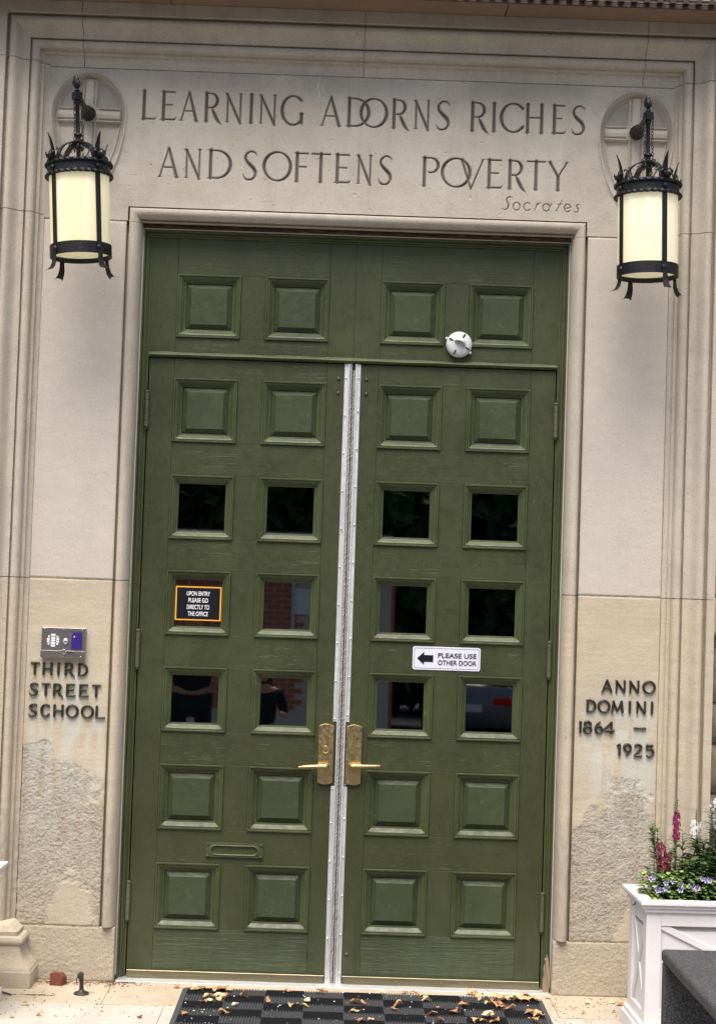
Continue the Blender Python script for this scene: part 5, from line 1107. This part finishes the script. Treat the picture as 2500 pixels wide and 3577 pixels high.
def angelonia(x, y, z0, stems, label, mat, group=None):
    t = thing('flowering_plant', label, 'flower', (x, y, z0)); r_ = random.Random(int(x * 1000)); sm = MB(); lf = MB(); pt = MB(); th_ = MB()
    for (dx, dy, h, f0, f1, fw, tip) in stems:
        top = Vector((dx, dy, h)); sm.tube([(0, 0, 0), (dx * .4, dy * .4, h * .4), (dx, dy, h), (dx * 1.02, dy, h + tip)], [.0026, .0022, .0016, .0006], 5)
        def at(z): k = min(z / max(h, .01), 1); return Vector((dx * k ** 1.2, dy * k, z))
        z = .02
        while z < h + tip:
            if z < f0 or f1 <= f0 or z > f1:
                for k in range(4 if z < h else 3):
                    a = r_.uniform(0, 6.28); L = r_.uniform(.032, .058) if z < f0 else .014; blade(lf, at(z), (math.cos(a), math.sin(a), .45 + (.5 if z > f1 > f0 else 0)), L, .0048 if z < f0 else .0022, .25)
            else:
                for k in range(5):
                    a = r_.uniform(0, 6.28); rad = fw * r_.uniform(.55, 1); c = at(z) + Vector((math.cos(a) * rad, math.sin(a) * rad, r_.uniform(-.004, .004))); d = Vector((math.cos(a), math.sin(a) - .4, .1)); petal5(pt, c, d, .0085, 5, r_.uniform(0, 1)); petal5(th_, c + d.normalized() * .001, d, .0032, 4)
            z += .008 if f0 <= z <= f1 else .011
    sm.build('stem', 'leaf_g', t); lf.build('foliage', 'leaf_g', t)
    if pt.v: pt.build('petals', mat, t); th_.build('flower_throats', 'violetpetal' if mat == 'pink' else 'leaf_y' if mat == 'wpetal' else 'hair', t)
    return t
SZ = .475
angelonia(1.375, -.57, SZ, [(.0, 0, .415, .300, .412, .014, .055)], 'tall flower spike of magenta blossoms standing straight above the flower box', 'pink')
angelonia(1.335, -.55, SZ, [(-.022, -.02, .30, .175, .295, .022, .0), (.012, .0, .25, .17, .25, .018, 0), (-.055, .0, .33, 1, 0, 0, .035), (-.03, .02, .31, 1, 0, 0, .04)], 'loose dusty pink flowers leaning over the left corner of the white box', 'pink2')
angelonia(1.425, -.50, SZ, [(.018, 0, .235, .17, .235, .016, 0), (-.01, 0, .30, 1, 0, 0, .03), (.05, .03, .26, 1, 0, 0, .02)], 'low plant with a few small pink flowers in the middle of the box', 'pink2')
angelonia(1.475, -.52, SZ, [(-.01, 0, .375, .31, .375, .024, .05), (.0, .02, .30, 1, 0, 0, .02)], 'short white flower spike right of the tall magenta spike', 'wpetal')
angelonia(1.535, -.56, SZ, [(.0, 0, .47, .36, .47, .026, .0), (.03, .02, .42, .30, .42, .028, 0), (-.02, -.02, .40, 1, 0, 0, .05), (.05, -.02, .36, .25, .36, .025, 0)], 'tall white flowers at the right edge of the view', 'wpetal')
for k, (x, y, h) in enumerate(((1.40, -.48, .24), (1.455, -.58, .25), (1.51, -.50, .30), (1.56, -.60, .29), (1.60, -.50, .33), (1.49, -.60, .22))):
    r_ = random.Random(k + 70); mb = MB(); sm = MB()
    t = thing('leafy_plant', ['narrow leaved green plant behind the pink flowers', 'narrow leaved plant in front of the short white spike', 'bushy green plant beneath the short white flowers', 'dense green plant under the tall white flowers', 'tallest green plant at the right edge of the flower box', 'small bright green plant near the front rim of the box'][k], 'plant', (x, y, SZ))
    for s_ in range(6):
        dx, dy = r_.uniform(-.045, .045), r_.uniform(-.03, .03); hh = h * r_.uniform(.7, 1); sm.tube([(0, 0, 0), (dx, dy, hh)], [.002, .001], 4); z = .03
        while z < hh:
            for q_ in range(4): a = r_.uniform(0, 6.28); blade(mb, (dx * z / hh, dy * z / hh, z), (math.cos(a), math.sin(a), .5), r_.uniform(.035, .062), .0056, .3)
            z += .011
    sm.build('stem', 'leaf_g', t); mb.build('foliage', 'leaf_g' if k != 3 else 'leaf_d', t)
# torenia cushion along the rim, one plant after another
for k in range(7):
    x = 1.290 + k * .058; y = -.595 + .02 * (k % 2) + (-.0 if k else .04); r_ = random.Random(k + 200)
    labs = ['violet faced low plant at the left corner of the flower box', 'second low violet plant from the left along the rim', 'low violet plant below the tall magenta spike', 'low violet plant in the middle of the visible rim', 'low violet plant right of the middle of the rim', 'low violet plant under the white flowers', 'low violet plant at the right edge of the view']
    t = thing('low_flowering_plant', labs[k], 'flower', (x, y, SZ)); lf = MB(); ly = MB(); dk = MB(); li = MB(); vi = MB()
    for q_ in range(300):
        a = r_.uniform(0, 6.28); el = r_.uniform(.1, 1.5); rad = .062 * r_.random() ** .35; hgt = .150 + .035 * r_.random()
        c = Vector((rad * math.cos(a) * math.cos(el * .6), rad * 1.3 * math.sin(a) * math.cos(el * .6), .02 + hgt * math.sin(el) * r_.uniform(.5, 1)))
        tgt = dk if c.z < .06 else (ly if r_.random() < .38 and c.z > .08 else lf); blade(tgt, c, (math.cos(a) * .8, math.sin(a) * .8 - .35, r_.uniform(-.1, .6)), r_.uniform(.018, .030), .0095, .35, 3)  # lowest leaves get a darker green, shade put into the colour
    for q_ in range(6):
        a = r_.uniform(3.5, 5.9); c = Vector((.060 * math.cos(a), .085 * math.sin(a) - .012, r_.uniform(.10, .165))); d = Vector((r_.uniform(-.5, .5), -1, .35)); petal5(li, c, d, .0125, 5, .3); dn = d.normalized()
        up_ = Vector((0, 0, 1)); petal5(vi, c + dn * .0022 + up_ * .003, d, .0098, 4, 1.0); petal5(li, c + dn * .003 - up_ * .002, d, .004, 4)
    lf.build('foliage', 'leaf_g', t); ly.build('young_leaves', 'leaf_y', t); dk.build('shade_tinted_leaves', 'leaf_d', t); [tag(m_.build(n__, c__, t), kind='stuff') for m_, n__, c__ in ((li, 'lilac_petals', 'lilac'), (vi, 'violet_petals', 'violetpetal'))]
# small hanging sprigs at the top edge
for k, (x, z, h) in enumerate(((-.985 * .963, 4.275, .030), (-.836 * .963, 4.290, .012))):
    mb = MB(); r_ = random.Random(k)
    for q_ in range(12): blade(mb, (x + r_.uniform(-.003, .003), -.306, z + h * q_ / 12 * 1.4), (r_.uniform(-1, 1), -.3, -.8), .010, .0012, .2, 2)
    mb.tube([(x, -.306, z), (x, -.306, z + .12)], .0008, 4)
    tag(mb.build('hanging_sprig', 'leaf_y'), ['longer green sprig hanging from the cornice above the letter e', 'tiny green sprig tip hanging from the cornice left of centre'][k], 'sprig')

# ------------------------------------------------------------------ BENCH
bn = thing('bench', 'dark grey speckled slab bench in the lower right corner', 'bench', (1.222, -1.083, 0), (0, 0, R(.6)))
MB().box(0, .46, -1.5, 0, .402, .45).build('seat', 'bench', bn, smooth=True, bevel=.014, seg=4)
MB().box(.004, .456, -.06, -.006, 0, .402).build('leg', 'bench', bn, bevel=.004); MB().box(.004, .456, -1.49, -1.43, 0, .402).build('leg', 'bench', bn, bevel=.004)

# ------------------------------------------------------------------ THE STREET BEHIND THE CAMERA (mirrored in the panes)
hs = thing('brick_house', 'brick house across the street, seen only as a reflection in the panes', 'building', (0, -15.5, -.22))
n = NM('pale_red_brick', .9, color=lin(196, 112, 88)); M['hbrick'] = n.m
MB().box(-3.2, 1.05, -3, 0, 0, 2.75).build('wall', 'hbrick', hs)
rows = []
bme = MB().box(0, .20, 0, .012, 0, .062).mesh('brick', 'hbrick')
n = NM('house_mortar', .9, color=lin(214, 200, 184)); M['hmortar'] = n.m
MB().box(-3.0, 1.0, .002, .006, .1, 3.2).build('mortar', 'hmortar', hs)
for r_ in range(40):
    for c_ in range(24):
        if r_ < 40 and len(rows) < 290:
            x = -1.35 + c_ * .215 + (.107 if r_ % 2 else 0); z = .75 + r_ * .0765
            if x < .48 and z < 2.7: inst(bme, 'brick', hs, (x, .006, z)); rows.append(1)
wi = MB().box(.49, .54, .0, .05, 1.5, 2.75).build('window_frame', 'white', hs); MB().box(.54, .78, .02, .03, 2.07, 2.43).build('window_pane', 'ink_white', wi)
MB().box(-3.3, 1.2, -3.2, .25, 2.75, 2.95).build('roof', 'rustbar', hs)
cr = thing('parked_car', 'grey sedan parked across the street, seen only as a reflection', 'car', (2.95, -24, -.32), (0, 0, R(8)))
def loft(secs, name, mat, parent):
    k = len(secs[0][1]); V = []; 
    for y, pts in secs: V += [(x, y, z) for x, z in pts]
    MB().add(V, [(i * k + j, i * k + (j + 1) % k, (i + 1) * k + (j + 1) % k, (i + 1) * k + j) for i in range(len(secs) - 1) for j in range(k)] + [tuple(range(k)), tuple(range((len(secs) - 1) * k, len(secs) * k))]).build(name, mat, parent, smooth=True)
def sec(w, z0, z1): return [(-w, z0), (-w - .03, (z0 + z1) / 2), (-w + .02, z1 - .06), (-w + .12, z1), (0, z1 + .02), (w - .12, z1), (w - .02, z1 - .06), (w + .03, (z0 + z1) / 2), (w, z0), (0, z0)]
loft([(0, sec(.78, .35, .92)), (-.08, sec(.87, .25, 1.03)), (-.9, sec(.90, .22, 1.02)), (-3.4, sec(.90, .22, .96)), (-4.4, sec(.84, .25, .82)), (-4.6, sec(.74, .32, .62))], 'body', 'carpaint', cr)
loft([(-.45, sec(.70, .95, 1.03)), (-1.25, sec(.62, .95, 1.44)), (-2.3, sec(.62, .95, 1.46)), (-3.3, sec(.70, .92, .98))], 'cabin', 'carglass', cr)
for x in (-.66, .66): MB().box(x - .19, x + .19, -.06, .02, .68, .84).build('tail_light', 'tail', cr, bevel=.03)
MB().box(-.26, .26, -.02, .025, .55, .69).build('number_plate', 'ink_white', cr, bevel=.005)
for x in (-.82, .82):
    for y in (-.95, -3.7): MB().lathe([(.18, -.1), (.31, -.1), (.33, -.06), (.33, .06), (.31, .1), (.18, .1)], (x, y, .33), 'x', 24).build('wheel', 'tyre', cr, smooth=True)
def tree(x, y, h, seed, label):
    t = thing('tree', label, 'tree', (x, y, -.32)); r_ = random.Random(seed); mb = MB(); mb.tube([(0, 0, 0), (.1, 0, h * .35), (0, .1, h * .7)], [.22, .15, .06], 8)
    for k in range(7): a = k * .9; mb.tube([(0, 0, h * .35 + k * .3), (1.4 * math.cos(a), 1.4 * math.sin(a), h * .55 + k * .35)], [.08, .02], 5)
    mb.build('trunk', 'bark', t); nr = np.random.RandomState(seed); n_ = 5200
    c = nr.normal(size=(n_, 3)); c /= np.linalg.norm(c, axis=1)[:, None]; c *= (nr.rand(n_, 1) ** .4) * np.array([2.6, 2.4, h * .36]) * (1 + .25 * np.sin(c[:, :1] * 7 + c[:, 2:] * 5)); c[:, 2] += h * .68
    u = nr.normal(size=(n_, 3)) * .13; v = nr.normal(size=(n_, 3)) * .13; V = np.stack([c - u, c - v, c + u, c + v], 1).reshape(-1, 3)
    me = bpy.data.meshes.new('crown'); me.from_pydata(V.tolist(), [], np.arange(n_ * 4).reshape(-1, 4).tolist()); me.materials.append(M['leaf_d']); link(bpy.data.objects.new('crown', me), t)
tree(4.6, -34, 11, 1, 'broad leafy tree behind the parked car across the street'); tree(9.5, -30, 11, 2, 'leafy tree furthest right across the street'); tree(-6.5, -24, 10, 3, 'leafy tree left of the brick house across the street')
ev = thing('evergreen_tree', 'dark evergreen tree across the street behind the low brick house', 'tree', (-14, -22, -.22)); mb = MB(); mb.tube([(0, 0, 0), (0, 0, 4), (0, 0, 9)], [.25, .18, .05], 8); mb.build('trunk', 'bark', ev)
MB().lathe([(.3, .4), (2.0, .8), (2.2, 2.5), (1.7, 5), (1.0, 7.5), (.1, 9.6)], seg=14).build('crown_core', 'leaf_d', ev, smooth=True)  # solid core added inside the crown to block light coming through
nr = np.random.RandomState(9); n_ = 7000; hh = nr.rand(n_) * 9.3 + .3; ra = np.interp(hh, [.3, 1, 2.5, 5, 7.5, 9.6], [1.4, 2.5, 2.7, 2.1, 1.3, .2]) * (.75 + .35 * nr.rand(n_)); th = nr.rand(n_) * 6.283
c = np.stack([ra * np.cos(th), ra * np.sin(th), hh], -1); u = nr.normal(size=(n_, 3)) * .15; v = nr.normal(size=(n_, 3)) * .15
me = bpy.data.meshes.new('crown'); me.from_pydata(np.stack([c - u, c - v, c + u, c + v], 1).reshape(-1, 3).tolist(), [], np.arange(n_ * 4).reshape(-1, 4).tolist()); me.materials.append(M['leaf_d']); link(bpy.data.objects.new('crown', me), ev)
for k in range(1, 10):
    c_ = ev.copy(); COL.objects.link(c_); c_.location = (-14 + 3.4 * k, -24 - (k % 3) * 1.5 - 7 * (k > 4), -.22); c_.rotation_euler.z = k; c_.scale = (1 + .1 * (k % 3),) * 3
    c_['label'] = f'{["second", "third", "fourth", "fifth", "sixth", "seventh", "eighth", "ninth", "last"][k - 1]} dark evergreen in the row across the street'
    for ch in list(ev.children): d_ = ch.copy(); COL.objects.link(d_); d_.parent = c_
for o in [ev] + [o for o in COL.objects if o.name.startswith('evergreen_tree')]: o['group'] = 'evergreens across the street'
def person(x, y, h, label, hat, z0=-.12):
    t = thing('person', label, 'person', (x, y, z0)); s_ = h / 1.75
    def skin(name, pts, edges, rad, mat, root=0):
        me = bpy.data.meshes.new(name); me.from_pydata([tuple(c * s_ for c in p_) for p_ in pts], edges, []); o = link(bpy.data.objects.new(name, me), t)
        md = o.modifiers.new('skin', 'SKIN'); 
        for i, r_ in enumerate(rad): me.skin_vertices[0].data[i].radius = (r_ * s_, r_ * s_ * .8)
        me.skin_vertices[0].data[root].use_root = True
        o.modifiers.new('sub', 'SUBSURF').levels = 2; o.modifiers['sub'].render_levels = 2; me.materials.append(M[mat]); return o
    def ensure(o): pass
    P_ = [(0, 0, .98), (0, 0, 1.20), (0, 0, 1.42), (0, .01, 1.52), (0, .02, 1.62), (0, .01, 1.70), (-.19, 0, 1.42), (-.27, .03, 1.15), (-.20, .22, 1.18), (.19, 0, 1.42), (.27, .03, 1.15), (.20, .22, 1.18),
          (-.10, 0, .92), (-.11, .02, .50), (-.12, -.02, .08), (-.12, .12, .03), (.10, 0, .92), (.11, .02, .50), (.12, -.02, .08), (.12, .12, .03)]
    E_ = [(0, 1), (1, 2), (2, 3), (3, 4), (4, 5), (2, 6), (6, 7), (7, 8), (2, 9), (9, 10), (10, 11), (0, 12), (12, 13), (13, 14), (14, 15), (0, 16), (16, 17), (17, 18), (18, 19)]
    R_ = [.13, .12, .12, .055, .095, .075, .06, .045, .032, .06, .045, .032, .09, .06, .04, .035, .09, .06, .04, .035]
    global _sk
    for nm, keep, grow, mt_ in (('body', range(20), 1.0, 'skin'), ('shirt', (0, 1, 2, 6, 7, 9, 10), 1.42, 'cloth'), ('trousers', (0, 12, 13, 14, 16, 17, 18), 1.15, 'cloth')):
        keep = list(keep); mp_ = {v: i for i, v in enumerate(keep)}; pts = [P_[v] for v in keep]; ed = [(mp_[a], mp_[b]) for a, b in E_ if a in mp_ and b in mp_]; rad = [R_[v] * grow for v in keep]
        me = bpy.data.meshes.new(nm); me.from_pydata([tuple(c * s_ for c in p_) for p_ in pts], ed, []); o = link(bpy.data.objects.new(nm, me), t)
        o.modifiers.new('skin', 'SKIN'); bpy.context.view_layer.update()
        if not me.skin_vertices: bm = bmesh.new(); bm.from_mesh(me); bm.verts.layers.skin.verify(); bm.to_mesh(me); bm.free()
        for i, r_ in enumerate(rad): me.skin_vertices[0].data[i].radius = (r_ * s_, r_ * s_ * .85)
        me.skin_vertices[0].data[0].use_root = True
        sb = o.modifiers.new('sub', 'SUBSURF'); sb.levels = sb.render_levels = 2; me.materials.append(M[mt_])
    hm = MB().lathe([(.001, 1.745 * s_), (.06 * s_, 1.74 * s_), (.095 * s_, 1.70 * s_), (.104 * s_, 1.65 * s_), (.100 * s_, 1.635 * s_)], (0, .01, 0), 'z', 20)
    if hat: hm.box(-.07 * s_, .07 * s_, .08 * s_, .19 * s_, 1.635 * s_, 1.645 * s_)
    else: hm.lathe([(.04 * s_, 1.70 * s_), (.115 * s_, 1.64 * s_), (.11 * s_, 1.48 * s_), (.06 * s_, 1.42 * s_)], (0, -.045 * s_, 0), 'z', 16)
    hm.build('cap' if hat else 'hair', 'cap' if hat else 'hair', t, smooth=True)
    for sx in (-.035, .035): MB().lathe([(.0005, .09 * s_), (.010 * s_, .096 * s_), (.0005, .105 * s_)], (sx * s_, .0, 1.615 * s_), 'y', 8).build('eye', 'dark', t)
    MB().tube([(0, .098 * s_, 1.61 * s_), (0, .122 * s_, 1.585 * s_)], [.006 * s_, .013 * s_], 6).build('nose', 'skin', t, smooth=True)
person(-.76, -7.75, 1.93, 'person in a grey cap and dark shirt, mirrored in the left door panes', True)
person(-.10, -8.0, 1.40, 'person with brown hair and dark top, mirrored in the second pane column', False)
